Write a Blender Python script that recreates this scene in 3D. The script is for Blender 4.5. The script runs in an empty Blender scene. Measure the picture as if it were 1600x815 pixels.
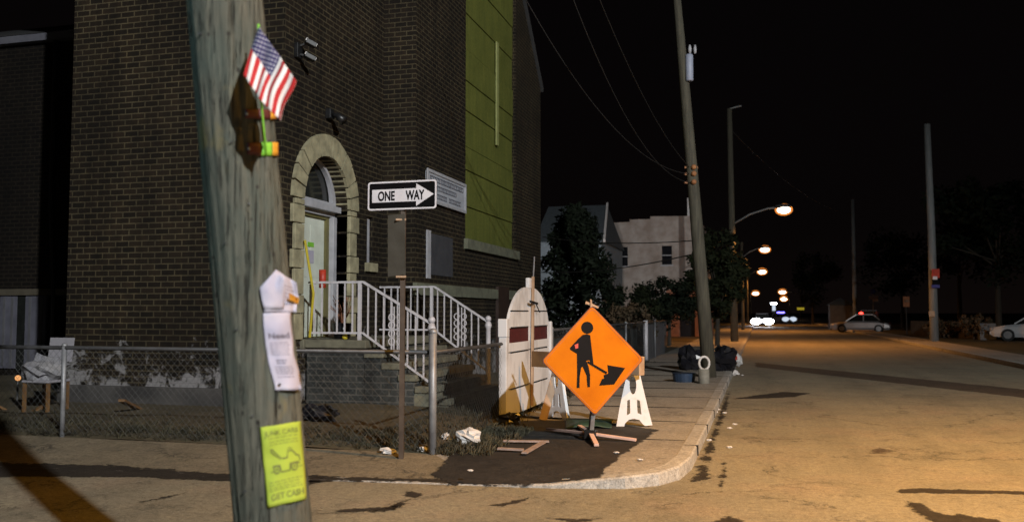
import bpy, bmesh, math, random
from mathutils import Vector, Matrix, noise as mn
R = math.radians
rnd = random.Random(7)
S = bpy.context.scene
COL = S.collection

# ------------------------------------------------------------------ camera maths (photo pixels, 1600 x 815)
F, CU, CV = 1400.0, 800.0, 407.5
CAM = Vector((0, 0, 1.6))
PITCH, YAW = math.atan(80 / F), math.atan(387 / 1402.0)
CAMROT = Matrix.Rotation(YAW, 3, 'Z') @ Matrix.Rotation(PITCH, 3, 'X')
def ray(u, v): return CAMROT @ Vector(((u - CU) / F, 1.0, (CV - v) / F))
def P(u, v, z=0.0):
    d = ray(u, v); return CAM + d * ((z - CAM.z) / d.z)
def PX(u, v, x):
    d = ray(u, v); return CAM + d * ((x - CAM.x) / d.x)
def PY(u, v, y):
    d = ray(u, v); return CAM + d * ((y - CAM.y) / d.y)
def PD(u, v, dep): return CAM + ray(u, v) * dep

cam = bpy.data.cameras.new('camera'); co = bpy.data.objects.new('camera', cam); COL.objects.link(co)
co.location = CAM; co.rotation_euler = (R(90) + PITCH, 0, YAW)
cam.sensor_width = 36; cam.lens = 36 * F / 1600; cam.clip_end = 2000; cam.clip_start = 0.05
cam.dof.use_dof = True; cam.dof.focus_distance = 11.0; cam.dof.aperture_fstop = 1.9
S.camera = co

# ------------------------------------------------------------------ materials
def srgb(r, g, b):
    f = lambda c: (c / 12.92 if c <= .04045 else ((c + .055) / 1.055) ** 2.4)
    return tuple(f(x / 255) for x in (r, g, b))
class NT:
    def __init__(s, name):
        s.m = bpy.data.materials.new(name); s.m.use_nodes = True
        s.t = s.m.node_tree; s.b = s.t.nodes['Principled BSDF']
    def n(s, typ, **kw):
        x = s.t.nodes.new(typ)
        for k, v in kw.items():
            if k.startswith('_'): setattr(x, k[1:], v)
            else: x.inputs[k.replace('~', ' ')].default_value = v
        return x
    def l(s, a, b): s.t.links.new(a, b)
    def coord(s, kind='Object', scale=(1, 1, 1)):
        c = s.n('ShaderNodeTexCoord'); mp = s.n('ShaderNodeMapping'); mp.inputs['Scale'].default_value = scale
        s.l(c.outputs[kind], mp.inputs['Vector']); return mp.outputs[0]
    def noise(s, vec, scale, detail=4, rough=.6, dist=0):
        x = s.n('ShaderNodeTexNoise', Scale=scale, Detail=detail, Roughness=rough, Distortion=dist)
        s.l(vec, x.inputs['Vector']); return x.outputs['Fac']
    def ramp(s, fac, stops):
        x = s.n('ShaderNodeValToRGB'); e = x.color_ramp.elements
        while len(e) < len(stops): e.new(.5)
        for el, (p, c) in zip(e, stops):
            el.position = p; el.color = (*c, 1) if len(c) == 3 else c
        s.l(fac, x.inputs['Fac']); return x.outputs['Color']
    def mix(s, fac, a, b, mode='MIX'):
        x = s.n('ShaderNodeMix', _data_type='RGBA', _blend_type=mode)
        for v, i in ((fac, 0), (a, 6), (b, 7)):
            if isinstance(v, (int, float)): x.inputs[i].default_value = v
            elif isinstance(v, tuple): x.inputs[i].default_value = (*v, 1)
            else: s.l(v, x.inputs[i])
        return x.outputs[2]
    def math(s, op, a, b=0.0):
        x = s.n('ShaderNodeMath', _operation=op)
        for i, v in enumerate((a, b)):
            if isinstance(v, (int, float)): x.inputs[i].default_value = v
            else: s.l(v, x.inputs[i])
        return x.outputs[0]
    def bump(s, h, strength, dist=.01):
        x = s.n('ShaderNodeBump', Strength=strength, Distance=dist); s.l(h, x.inputs['Height']); s.l(x.outputs[0], s.b.inputs['Normal'])
    def base(s, c):
        if isinstance(c, tuple): s.b.inputs['Base Color'].default_value = (*c, 1)
        else: s.l(c, s.b.inputs['Base Color'])
    def set(s, rough=.6, metal=0, spec=.5):
        s.b.inputs['Roughness'].default_value = rough; s.b.inputs['Metallic'].default_value = metal
        s.b.inputs['Specular IOR Level'].default_value = spec; return s.m
M = {}
def mat(name, c1, c2=None, scale=6, rough=.7, metal=0, stretch=(1, 1, 1), bump=0, lo=.35, hi=.65, c3=None, spec=.5):
    t = NT(name); v = t.coord(scale=stretch); f = t.noise(v, scale, 5)
    c2 = c2 or tuple(x * .75 for x in c1)
    st = [(lo, c2), (hi, c1)]
    if c3: st.append((min(1, hi + .12), c3))
    t.base(t.ramp(f, st))
    if bump: t.bump(t.noise(v, scale * 3, 4), bump)
    M[name] = t.set(rough, metal, spec); return M[name]
def emit(name, col, strength):
    t = NT(name); t.base((.02, .02, .02)); t.b.inputs['Emission Color'].default_value = (*col, 1); t.b.inputs['Emission Strength'].default_value = strength
    M[name] = t.set(.5); return M[name]

def ground_mat(name, lo, hi, crack=1.0, scale=1.0, tint=(.20, .165, .125), stain=.5, alpha=None, lanes=False):
    t = NT(name); v = t.coord()
    big = t.noise(v, .35 * scale, 5, .6); mid = t.noise(v, 2.2 * scale, 6, .65); fine = t.noise(v, 55, 3, .7); agg = t.noise(v, 17, 5, .75)
    c = t.mix(t.ramp(big, [(.3, (0, 0, 0)), (.7, (1, 1, 1))]), lo, hi)
    c = t.mix(t.math('MULTIPLY', t.ramp(mid, [(.42, (0, 0, 0)), (.75, (1, 1, 1))]), .55), c, tint)
    if lanes:   # tyre-polished lanes and streaks along the street
        ln = t.noise(t.coord(scale=(1, .06, 1)), 1.1, 4, .6)
        c = t.mix(t.math('MULTIPLY', t.ramp(ln, [(.45, (0, 0, 0)), (.7, (1, 1, 1))]), .45), c, tuple(x * .62 for x in lo))
        pk = t.noise(v, .9, 4, .6); c = t.mix(t.math('MULTIPLY', t.ramp(pk, [(.5, (0, 0, 0)), (.7, (1, 1, 1))]), .4), c, (hi[0] * 1.1, hi[1] * .92, hi[2] * .92))
    c = t.mix(t.math('MULTIPLY', t.ramp(t.noise(v, 1.3, 6, .75, .6), [(.52, (0, 0, 0)), (.74, (1, 1, 1))]), stain), c, tuple(x * .42 for x in lo))
    c = t.mix(1.0, c, t.ramp(agg, [(.28, (.6, .6, .6)), (.5, (1, 1, 1)), (.74, (1.32, 1.32, 1.32))]), 'MULTIPLY')
    c = t.mix(1.0, c, t.ramp(fine, [(.25, (.58, .58, .58)), (.75, (1.3, 1.3, 1.3))]), 'MULTIPLY')
    h = t.math('ADD', fine, t.math('MULTIPLY', agg, 1.2))
    if crack:
        for sc, w, g0, sd in ((.55, .013, .46, 0), (1.5, .012, .54, 7)):
            vo = t.n('ShaderNodeTexVoronoi', _feature='DISTANCE_TO_EDGE', Scale=sc)
            nz = t.n('ShaderNodeTexNoise', Scale=2.6, Detail=7, Roughness=.7); t.l(v, nz.inputs['Vector'])
            vm = t.n('ShaderNodeVectorMath', _operation='SCALE'); t.l(nz.outputs['Color'], vm.inputs[0]); vm.inputs['Scale'].default_value = .9
            va = t.n('ShaderNodeVectorMath', _operation='ADD'); t.l(v, va.inputs[0]); t.l(vm.outputs[0], va.inputs[1]); t.l(va.outputs[0], vo.inputs['Vector'])
            k = t.ramp(vo.outputs['Distance'], [(w * .3, (1, 1, 1)), (w, (0, 0, 0))])
            gate = t.ramp(t.noise(t.coord(scale=(1, 1, 1)), .8 + .1 * sd, 3), [(g0, (0, 0, 0)), (g0 + .12, (1, 1, 1))])
            k = t.math('MULTIPLY', t.math('MULTIPLY', k, gate), crack * .85)
            c = t.mix(k, c, (.03, .025, .02))
            h = t.math('SUBTRACT', h, t.math('MULTIPLY', k, 2.0))
    t.base(c); t.bump(h, .6, .01)
    if alpha:
        at = t.n('ShaderNodeAttribute', _attribute_name='edge')
        nn = t.math('ADD', t.math('MULTIPLY', t.noise(v, 3.0, 7, .75), .7), t.math('MULTIPLY', t.noise(v, 19, 4, .7), .3))
        e = t.math('ADD', t.math('DIVIDE', at.outputs['Fac'], alpha[0]), t.math('MULTIPLY', t.math('SUBTRACT', nn, .5), alpha[1]))
        a_ = t.ramp(t.math('ADD', t.math('MULTIPLY', e, .5), .5), [(.46, (0, 0, 0)), (.58, (1, 1, 1))])
        t.l(t.math('MULTIPLY', a_, alpha[2]), t.b.inputs['Alpha'])
    M[name] = t.set(.8, 0, .3); return M[name]
ground_mat('asphalt', (.175, .16, .118), (.25, .228, .165), .65, tint=(.28, .245, .165), lanes=True)
ground_mat('concrete', (.24, .225, .2), (.33, .305, .26), .5, 1.6, tint=(.2, .18, .145))
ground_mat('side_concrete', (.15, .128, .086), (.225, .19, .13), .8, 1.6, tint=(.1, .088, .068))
ground_mat('kerb_concrete', (.30, .29, .27), (.42, .41, .38), 0, 3, tint=(.22, .2, .17), stain=.6)
ground_mat('fresh_asphalt', (.0135, .0127, .0125), (.026, .024, .0225), 0, 3, tint=(.048, .042, .036), stain=.45, alpha=(.12, 3.0, 1.0))
ground_mat('dirt', (.06, .05, .032), (.12, .098, .062), 0, 3, tint=(.085, .08, .042))
ground_mat('gutter_dirt', (.02, .017, .013), (.034, .028, .021), 0, 4, tint=(.045, .037, .027))
ground_mat('gutter_silt', (.018, .015, .012), (.03, .025, .019), 0, 4, tint=(.04, .033, .025), alpha=(.16, 3.4, .93))
ground_mat('tar', (.02, .016, .013), (.032, .026, .02), 0, 4, tint=(.05, .04, .03), stain=.2, alpha=(.13, 3.2, .9))  # black of the crack fills, also used for painted shadows
ground_mat('trench_patch', (.055, .036, .028), (.08, .054, .042), 0, 3, tint=(.10, .072, .054), alpha=(.26, 2.0, .6))  # reddish tone of a painted road shadow, shared with one stain
ground_mat('verge', (.04, .04, .02), (.075, .07, .035), 0, 2, tint=(.09, .075, .05))
ground_mat('far_ground', (.03, .028, .02), (.05, .045, .032), 0, .2, tint=(.05, .045, .03))

def brick_mat(name, b1, b2, mortar, flake=False, row=.095, bw=.25, msz=.016, tintc=None):
    t = NT(name); uv = t.coord('UV')
    br = t.n('ShaderNodeTexBrick', Scale=1.0); br.inputs['Mortar Size'].default_value = msz; br.inputs['Brick Width'].default_value = bw
    br.inputs['Row Height'].default_value = row; br.inputs['Mortar Smooth'].default_value = .35; br.inputs['Bias'].default_value = -.1
    br.inputs['Color1'].default_value = (*b1, 1); br.inputs['Color2'].default_value = (*b2, 1); br.inputs['Mortar'].default_value = (*mortar, 1)
    t.l(uv, br.inputs['Vector'])
    ob = t.coord(); big = t.noise(ob, .5, 5, .6); mid = t.noise(ob, 5, 5, .7)
    c = t.mix(1.0, br.outputs['Color'], t.ramp(big, [(.3, (.5, .48, .46)), (.7, (1.35, 1.3, 1.22))]), 'MULTIPLY')
    c = t.mix(1.0, c, t.ramp(mid, [(.3, (.66, .66, .66)), (.7, (1.28, 1.22, 1.12))]), 'MULTIPLY')
    wv = t.noise(t.coord(scale=(1, 1, .12)), 1.6, 6, .7)
    c = t.mix(1.0, c, t.ramp(wv, [(.3, (.5, .48, .46)), (.55, (1, 1, 1)), (.75, (1.35, 1.3, 1.2))]), 'MULTIPLY')
    if flake:
        sx = t.n('ShaderNodeSeparateXYZ'); t.l(ob, sx.inputs[0])
        g = t.ramp(t.math('MULTIPLY', sx.outputs['Z'], .5), [(.12, (.27, .27, .27)), (.60, (.10, .10, .10)), (.8, (0, 0, 0))])
        k = t.math('ADD', t.noise(ob, 3.2, 7, .72, .4), g)
        k = t.ramp(k, [(.695, (0, 0, 0)), (.77, (1, 1, 1))])
        c = t.mix(t.math('MULTIPLY', k, .8), c, (.27, .26, .26))
    t.base(c); t.bump(t.math('SUBTRACT', mid, t.math('MULTIPLY', br.outputs['Fac'], .9)), .6, .012)
    M[name] = t.set(.85, 0, .25); return M[name]
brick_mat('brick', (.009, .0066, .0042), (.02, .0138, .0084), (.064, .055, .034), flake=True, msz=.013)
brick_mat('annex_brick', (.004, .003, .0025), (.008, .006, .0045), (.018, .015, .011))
brick_mat('stoop_brick', (.032, .038, .041), (.058, .064, .066), (.09, .094, .094), row=.1, bw=.28)
mat('stone', (.36, .325, .2), (.2, .18, .11), 5, .85, bump=.4)
mat('step_stone', (.17, .16, .11), (.09, .085, .06), 4, .85, bump=.3)
mat('band_stone', (.16, .165, .11), (.1, .1, .07), 4, .85, bump=.3)
mat('olive_paint', (.14, .125, .04), (.1, .085, .03), 3, .6)
mat('white_paint', (.62, .6, .58), (.47, .45, .43), 4, .5, bump=.1)
mat('door_white', (.6, .64, .55), (.48, .51, .43), 3, .55)
mat('grey_trim', (.4, .4, .42), (.3, .3, .32), 5, .6)
mat('white_metal', (.52, .50, .52), (.38, .355, .35), 9, .45, lo=.3, hi=.5)
mat('gate_white', (.60, .60, .61), (.40, .39, .39), 3, .6, stretch=(1, 1, .5), lo=.3, hi=.52, bump=.1)
mat('maroon', (.08, .01, .011), (.05, .007, .008), 8, .6)
mat('black_metal', (.015, .015, .016), (.008, .008, .008), 8, .4)
mat('dark_metal', (.05, .05, .05), (.03, .03, .03), 8, .5)
mat('glass_dark', (.02, .022, .02), (.012, .013, .012), 3, .12)
mat('galv', (.27, .28, .29), (.16, .16, .17), 7, .5, .35)
mat('dark_rail', (.07, .07, .073), (.04, .04, .04), 7, .5, .3)
mat('wire_mesh', (.10, .105, .105), (.06, .06, .06), 5, .6, .2)
mat('brown_steel', (.075, .052, .035), (.042, .028, .019), 6, .55)
mat('sign_back', (.10, .088, .07), (.075, .065, .05), 5, .5)
mat('sign_white', (.72, .68, .70), (.62, .58, .6), 6, .4)
mat('sign_black', (.007, .006, .007), (.005, .005, .005), 6, .6, spec=.08)
mat('sign_orange', (.50, .145, .002), (.39, .102, .002), 2.6, .6, spec=.06, lo=.25, hi=.6, bump=.15)
mat('sign_edge', (.16, .035, .012), (.08, .02, .01), 9, .6)
mat('pale_wood', (.42, .30, .2), (.28, .18, .11), 4, .7, stretch=(1, 1, 1), bump=.2)
mat('board_wood', (.17, .09, .03), (.11, .055, .02), 6, .7)
mat('leg_pink', (.62, .42, .35), (.5, .33, .27), 6, .5)
mat('plastic_white', (.75, .74, .74), (.62, .56, .5), 5, .4, lo=.3, hi=.5)
mat('bag_black', (.011, .011, .015), (.007, .007, .009), 5, .3)
mat('tub_blue', (.022, .045, .09), (.012, .025, .05), 5, .5)
mat('tarp_green', (.018, .05, .035), (.01, .03, .02), 5, .6)
mat('litter_white', (.6, .58, .56), (.42, .4, .38), 7, .7)
mat('litter_red', (.5, .05, .02), (.35, .03, .015), 7, .5)
mat('cloth_blue', (.2, .3, .5), (.12, .2, .35), 7, .8)
mat('grey_post', (.22, .22, .19), (.15, .15, .13), 6, .7)
mat('house_blue', (.2, .24, .27), (.15, .18, .2), 4, .8)
mat('shingle', (.06, .075, .085), (.04, .05, .055), 8, .8)
mat('stucco', (.40, .355, .32), (.27, .22, .185), .9, .9, lo=.38, hi=.6, bump=.2)
mat('window_dark', (.012, .013, .016), (.008, .008, .01), 3, .7, spec=.05)
mat('pole_far', (.085, .077, .052), (.045, .04, .028), 3, .85, stretch=(8, 8, .6))
mat('pole_grey', (.20, .21, .21), (.14, .15, .15), 3, .7, stretch=(5, 5, .6))
mat('transformer', (.30, .33, .42), (.24, .26, .33), 4, .5)
mat('cable', (.018, .016, .015), (.01, .01, .01), 5, .6)
mat('leaf_dark', (.012, .018, .009), (.006, .009, .005), 2, .8, c3=(.02, .028, .013), spec=.15)
mat('leaf_mid', (.022, .028, .011), (.01, .013, .006), 2, .8, c3=(.045, .046, .02), spec=.15)
mat('leaf_brown', (.09, .055, .025), (.04, .03, .015), 2, .8)
mat('bark', (.05, .042, .03), (.03, .025, .018), 5, .9, stretch=(4, 4, .5), bump=.4)
mat('grass', (.045, .04, .018), (.022, .019, .01), 3, .8)
mat('car_silver', (.42, .39, .38), (.38, .35, .34), 2, .3, .4)
mat('car_white', (.5, .52, .54), (.44, .46, .48), 2, .35)
mat('car_dark', (.03, .03, .035), (.02, .02, .025), 2, .3)
mat('tyre', (.02, .02, .02), (.014, .014, .014), 6, .8)
mat('rim', (.35, .35, .36), (.25, .25, .26), 6, .35, .6)
mat('paper_white', (.41, .385, .44), (.34, .325, .41), 6, .8, spec=.2)
mat('ink', (.17, .15, .19), (.12, .11, .14), 40, .8)
mat('paper_yellow', (.33, .40, .05), (.28, .35, .04), 6, .8, spec=.2)
mat('ink_olive', (.15, .17, .035), (.10, .11, .025), 50, .8)
mat('strip_green', (.2, .5, .04), (.15, .4, .03), 5, .6)
mat('strip_orange', (.6, .28, .02), (.5, .22, .02), 5, .6)
mat('yellow_plastic', (.5, .4, .02), (.38, .3, .02), 5, .5)
mat('sign_blue', (.05, .05, .22), (.04, .04, .18), 5, .5)
mat('sign_dull_orange', (.42, .16, .06), (.3, .1, .04), 5, .6)
mat('asphalt_shingle', (.04, .04, .04), None, 5, .9)
emit('sodium_bulb', (1.0, .72, .5), 12)
emit('sodium_glass', (1.0, .30, .05), .85)
emit('white_bulb', (.85, .92, 1.0), 14)
emit('head_beam', (.95, .92, 1.0), 40)
emit('blue_beacon', (.12, .1, 1.0), 8)
emit('tail_red', (1.0, .03, .02), 9)
emit('yellow_sign_glow', (.55, .42, .03), .5)
emit('window_glow', (.75, .85, 1.0), .8)
emit('amber_dot', (1.0, .45, .15), .9)

def wood_pole_mat():
    t = NT('weathered_wood'); v = t.coord(scale=(9, 9, .55)); ob = t.coord()
    f = t.noise(v, 3.2, 7, .7, .5); s = t.noise(t.coord(scale=(30, 30, .8)), 2.4, 5, .75)
    c = t.ramp(f, [(.25, (.026, .026, .021)), (.46, (.08, .078, .06)), (.72, (.155, .143, .108))])
    blot = t.noise(ob, 2.6, 5, .65)
    c = t.mix(t.math('MULTIPLY', t.ramp(blot, [(.45, (0, 0, 0)), (.68, (1, 1, 1))]), .55), c, (.055, .075, .064))
    yl = t.noise(ob, 4.1, 3, .6)
    c = t.mix(t.math('MULTIPLY', t.ramp(yl, [(.63, (0, 0, 0)), (.72, (1, 1, 1))]), .5), c, (.20, .15, .05))
    k = t.ramp(s, [(.34, (1, 1, 1)), (.44, (0, 0, 0))])
    c = t.mix(t.math('MULTIPLY', k, .85), c, (.015, .013, .01))
    sp = t.n('ShaderNodeTexVoronoi', Scale=13); t.l(t.coord(scale=(1, 1, .7)), sp.inputs['Vector'])
    c = t.mix(t.ramp(sp.outputs['Distance'], [(.07, (1, 1, 1)), (.13, (0, 0, 0))]), c, (.03, .027, .022))
    t.base(c); t.bump(t.math('SUBTRACT', f, t.math('MULTIPLY', k, .8)), .9, .02)
    M['pole_wood'] = t.set(.85, 0, .2)
wood_pole_mat()

def plywood_mat():
    t = NT('green_plywood'); v = t.coord()
    c = t.ramp(t.noise(v, 1.4, 6, .65), [(.3, (.068, .078, .015)), (.7, (.135, .145, .032))])
    c = t.mix(1.0, c, t.ramp(t.noise(t.coord(scale=(1, 3, .25)), 2.0, 6, .7), [(.3, (.6, .6, .58)), (.7, (1.25, 1.22, 1.1))]), 'MULTIPLY')
    c = t.mix(.4, c, t.ramp(t.noise(v, 18, 5, .7), [(.3, (.075, .09, .016)), (.7, (.22, .245, .055))]))
    t.base(c); M['ply_green'] = t.set(.7, 0, .3)
plywood_mat()

def flag_mat():
    t = NT('flag_cloth'); uv = t.n('ShaderNodeTexCoord'); sp = t.n('ShaderNodeSeparateXYZ'); t.l(uv.outputs['UV'], sp.inputs[0])
    s13 = t.math('MULTIPLY', sp.outputs['X'], 13.0)
    par = t.math('FLOOR', t.math('MODULO', s13, 2.0))
    c = t.mix(par, (.42, .022, .022), (.78, .68, .62))
    can = t.math('MULTIPLY', t.math('LESS_THAN', sp.outputs['X'], 7 / 13), t.math('LESS_THAN', sp.outputs['Y'], .46))
    # staggered dots
    a = t.math('MULTIPLY', sp.outputs['X'], 10 * 13 / 7); b = t.math('MULTIPLY', sp.outputs['Y'], 11 / .46)
    fa = t.math('SUBTRACT', t.math('FRACT', t.math('MULTIPLY', t.math('ADD', a, b), .5)), .5)
    fb = t.math('SUBTRACT', t.math('FRACT', t.math('MULTIPLY', t.math('SUBTRACT', a, b), .5)), .5)
    d = t.math('ADD', t.math('MULTIPLY', fa, fa), t.math('MULTIPLY', fb, fb))
    star = t.math('LESS_THAN', d, .045)
    c = t.mix(can, c, t.mix(star, (.035, .03, .085), (.55, .5, .5)))
    t.base(c); M['flag'] = t.set(.8, 0, .2)
flag_mat()

# ------------------------------------------------------------------ mesh building
class MB:
    def __init__(s): s.v = []; s.f = []; s.mi = []; s.smooth = False; s.uvs = None
    def add(s, vs, fs, mi=0):
        o = len(s.v); s.v += [Vector(v) for v in vs]; s.f += [tuple(i + o for i in f) for f in fs]; s.mi += [mi] * len(fs); return s
    def box(s, a, b, mi=0):
        x0, y0, z0 = (min(a[i], b[i]) for i in range(3)); x1, y1, z1 = (max(a[i], b[i]) for i in range(3))
        return s.add([(x0, y0, z0), (x1, y0, z0), (x1, y1, z0), (x0, y1, z0), (x0, y0, z1), (x1, y0, z1), (x1, y1, z1), (x0, y1, z1)],
                     [(3, 2, 1, 0), (4, 5, 6, 7), (0, 1, 5, 4), (1, 2, 6, 5), (2, 3, 7, 6), (3, 0, 4, 7)], mi)
    def bar(s, p, q, w, h, up=(0, 0, 1), mi=0):
        p, q = Vector(p), Vector(q); d = (q - p).normalized(); up = Vector(up)
        if abs(d.dot(up)) > .98: up = Vector((0, 1, 0))
        a = d.cross(up).normalized() * w / 2; b = a.cross(d).normalized() * h / 2
        vs = [p - a - b, p + a - b, p + a + b, p - a + b, q - a - b, q + a - b, q + a + b, q - a + b]
        return s.add(vs, [(0, 1, 2, 3), (7, 6, 5, 4), (0, 4, 5, 1), (1, 5, 6, 2), (2, 6, 7, 3), (3, 7, 4, 0)], mi)
    def tube(s, pts, r, n=10, mi=0, cap=True):
        pts = [Vector(p) for p in pts]; o = len(s.v); k = len(pts)
        rs = r if isinstance(r, (list, tuple)) else [r] * k
        ref = None
        for i, p in enumerate(pts):
            d = (pts[min(i + 1, k - 1)] - pts[max(i - 1, 0)]).normalized()
            if ref is None: ref = d.orthogonal().normalized()
            a = (ref - d * ref.dot(d)).normalized(); ref = a; b = d.cross(a)
            for j in range(n):
                t = 2 * math.pi * j / n; s.v.append(p + (a * math.cos(t) + b * math.sin(t)) * rs[i])
        for i in range(k - 1):
            for j in range(n):
                s.f.append((o + i * n + j, o + i * n + (j + 1) % n, o + (i + 1) * n + (j + 1) % n, o + (i + 1) * n + j)); s.mi.append(mi)
        if cap:
            s.f.append(tuple(o + j for j in reversed(range(n)))); s.mi.append(mi)
            s.f.append(tuple(o + (k - 1) * n + j for j in range(n))); s.mi.append(mi)
        return s
    def sphere(s, c, r, n=10, m=7, mi=0, jit=0):
        c = Vector(c); r = r if isinstance(r, (tuple, list)) else (r, r, r); o = len(s.v)
        for i in range(m + 1):
            th = math.pi * i / m
            for j in range(n):
                ph = 2 * math.pi * j / n; d = Vector((math.sin(th) * math.cos(ph), math.sin(th) * math.sin(ph), math.cos(th)))
                k = 1 + (jit * (mn.noise(d * 2.3 + c * 5) + .6 * mn.noise(d * 6 + c * 3)) if jit else 0)
                s.v.append(c + Vector((d.x * r[0], d.y * r[1], d.z * r[2])) * k)
        for i in range(m):
            for j in range(n):
                s.f.append((o + i * n + j, o + (i + 1) * n + j, o + (i + 1) * n + (j + 1) % n, o + i * n + (j + 1) % n)); s.mi.append(mi)
        return s
    def grid(s, fn, nu, nv, uv=False, mi=0):
        o = len(s.v)
        for i in range(nu + 1):
            for j in range(nv + 1): s.v.append(Vector(fn(i / nu, j / nv)))
        if uv:
            s.uvs = [(i / nu, j / nv) for i in range(nu + 1) for j in range(nv + 1)]
        for i in range(nu):
            for j in range(nv):
                a = o + i * (nv + 1) + j; s.f.append((a, a + nv + 1, a + nv + 2, a + 1)); s.mi.append(mi)
        return s
    def build(s, name, m, parent=None, uv=False, smooth=False, bevel=0):
        me = bpy.data.meshes.new(name); me.from_pydata([tuple(v) for v in s.v], [], s.f)
        for x in (m if isinstance(m, (list, tuple)) else [m]): me.materials.append(M[x])
        me.polygons.foreach_set('material_index', s.mi)
        bm = bmesh.new(); bm.from_mesh(me); 
        if s.uvs is None: bmesh.ops.recalc_face_normals(bm, faces=bm.faces)
        bm.to_mesh(me); bm.free()
        if s.uvs or uv:
            lay = me.uv_layers.new(name='uv')
            for p in me.polygons:
                n = p.normal
                for li in p.loop_indices:
                    vi = me.loops[li].vertex_index
                    if s.uvs: lay.data[li].uv = s.uvs[vi]
                    else:
                        c = me.vertices[vi].co
                        lay.data[li].uv = (c.x, c.y) if abs(n.z) > .8 else ((c.y, c.z) if abs(n.x) > abs(n.y) else (c.x, c.z))
        if smooth: me.polygons.foreach_set('use_smooth', [True] * len(me.polygons))
        me.update()
        o = bpy.data.objects.new(name, me); COL.objects.link(o)
        if parent: o.parent = parent
        if bevel:
            bv = o.modifiers.new('bevel', 'BEVEL'); bv.width = bevel; bv.segments = 2; bv.limit_method = 'ANGLE'
        return o
def tag(o, label=None, cat=None, group=None, kind=None):
    for k, v in (('label', label), ('category', cat), ('group', group), ('kind', kind)):
        if v: o[k] = v
    return o
def T(name, label, cat, group=None):
    o = bpy.data.objects.new(name, None); o.empty_display_size = .2; COL.objects.link(o); return tag(o, label, cat, group)
def desc(o):
    for c in o.children: yield c; yield from desc(c)
def settle(root, base):
    base = Vector(base)
    for c in desc(root):
        if c.data: c.data.transform(Matrix.Translation(-base))
    root.location = base; return root
def settle_mesh(o, base):
    o.data.transform(Matrix.Translation(-Vector(base))); o.location = base; return o
def kids(o): return [c for c in o.children]
def copy_tree(o, parent=None):
    c = o.copy(); COL.objects.link(c); c.parent = parent
    for ch in kids(o): copy_tree(ch, c)
    return c
def label_tree(o, label, group=None):
    o['label'] = label
    if group: o['group'] = group
    return o
def structure(o): return tag(o, kind='structure')
def frame(o, ex, ey):
    o, ex, ey = Vector(o), Vector(ex).normalized(), Vector(ey).normalized(); ez = ex.cross(ey)
    return lambda x, y, z=0: o + ex * x + ey * y + ez * z
def poly2d(outer, holes=(), depth=.01):
    cu = bpy.data.curves.new('tmp', 'CURVE'); cu.dimensions = '2D'; cu.fill_mode = 'BOTH' ; cu.extrude = depth / 2
    for ring in [outer, *holes]:
        sp = cu.splines.new('POLY'); sp.points.add(len(ring) - 1); sp.use_cyclic_u = True
        for p, q in zip(sp.points, ring): p.co = (q[0], q[1], 0, 1)
    return curve_mesh(cu)
def curve_mesh(cu):
    ob = bpy.data.objects.new('tmp', cu); COL.objects.link(ob); dg = bpy.context.evaluated_depsgraph_get(); dg.update()
    me = bpy.data.meshes.new_from_object(ob.evaluated_get(dg))
    vs = [v.co.copy() for v in me.vertices]; fs = [tuple(p.vertices) for p in me.polygons]
    bpy.data.objects.remove(ob); bpy.data.curves.remove(cu); bpy.data.meshes.remove(me); return vs, fs
def text2d(txt, size, depth=.002, bold=0, align='LEFT'):
    cu = bpy.data.curves.new('tmp', 'FONT'); cu.body = txt; cu.size = size; cu.extrude = depth / 2; cu.offset = bold; cu.align_x = align
    return curve_mesh(cu)
def put(mb, shape, fr, mi=0, dx=0, dy=0, dz=0):
    vs, fs = shape; return mb.add([fr(v.x + dx, v.y + dy, v.z + dz) for v in vs], fs, mi)
def ell(cx, cy, rx, ry, n=20): return [(cx + rx * math.cos(2 * math.pi * i / n), cy + ry * math.sin(2 * math.pi * i / n)) for i in range(n)]

# ------------------------------------------------------------------ ground, roads, pavements
g = MB(); g.box((-700, -300, -.6), (700, 1500, -.02)); structure(g.build('ground', 'far_ground'))
KERB = [(-40, 5.3, .006), (-14, 7.0, .006), (-7.5, 7.5, .006), (-5, 7.72, .006), (-3.3, 7.92, .012), (-2.5, 7.99, .012), (-1.85, 8.06, .04), (-1.2, 8.22, .11), (-.92, 8.45, .12), (-.76, 8.8, .13), (-.69, 9.4, .13), (-.68, 12, .13), (-.68, 20, .13), (-.68, 40, .13), (-.68, 90, .13), (-.68, 300, .13)]
r = MB()
def road_fn(s, t): return (-45 + s * 105, -25 + t * 100, 0)
# main street + cross street as one sheet, then the far part of the street
r.grid(lambda a, b: (-45 + a * 125, -30 + b * 42.6, 0), 10, 8)
r.grid(lambda a, b: (-.75 + a * 7.95, 12.6 + b * 387.4, 0), 2, 20)
structure(r.build('road', 'asphalt'))
def rot_off(path, i, w):
    a = Vector(path[max(i - 1, 0)][:2]); b = Vector(path[min(i + 1, len(path) - 1)][:2]); d = (b - a).normalized(); return Vector((-d.y, d.x)) * w
k = MB(); n = len(KERB)
for i, (x, y, h) in enumerate(KERB):
    o = rot_off(KERB, i, .16)
    k.v += [Vector((x, y, -.05)), Vector((x + o.x * .05, y + o.y * .05, h - .015)), Vector((x + o.x * .15, y + o.y * .15, h)), Vector((x + o.x, y + o.y, h)), Vector((x + o.x, y + o.y, -.05))]
for i in range(n - 1):
    for j in range(4): k.f.append((i * 5 + j, i * 5 + 5 + j, i * 5 + 6 + j, i * 5 + 1 + j)); k.mi.append(0)
structure(k.build('kerb', 'kerb_concrete'))
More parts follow.
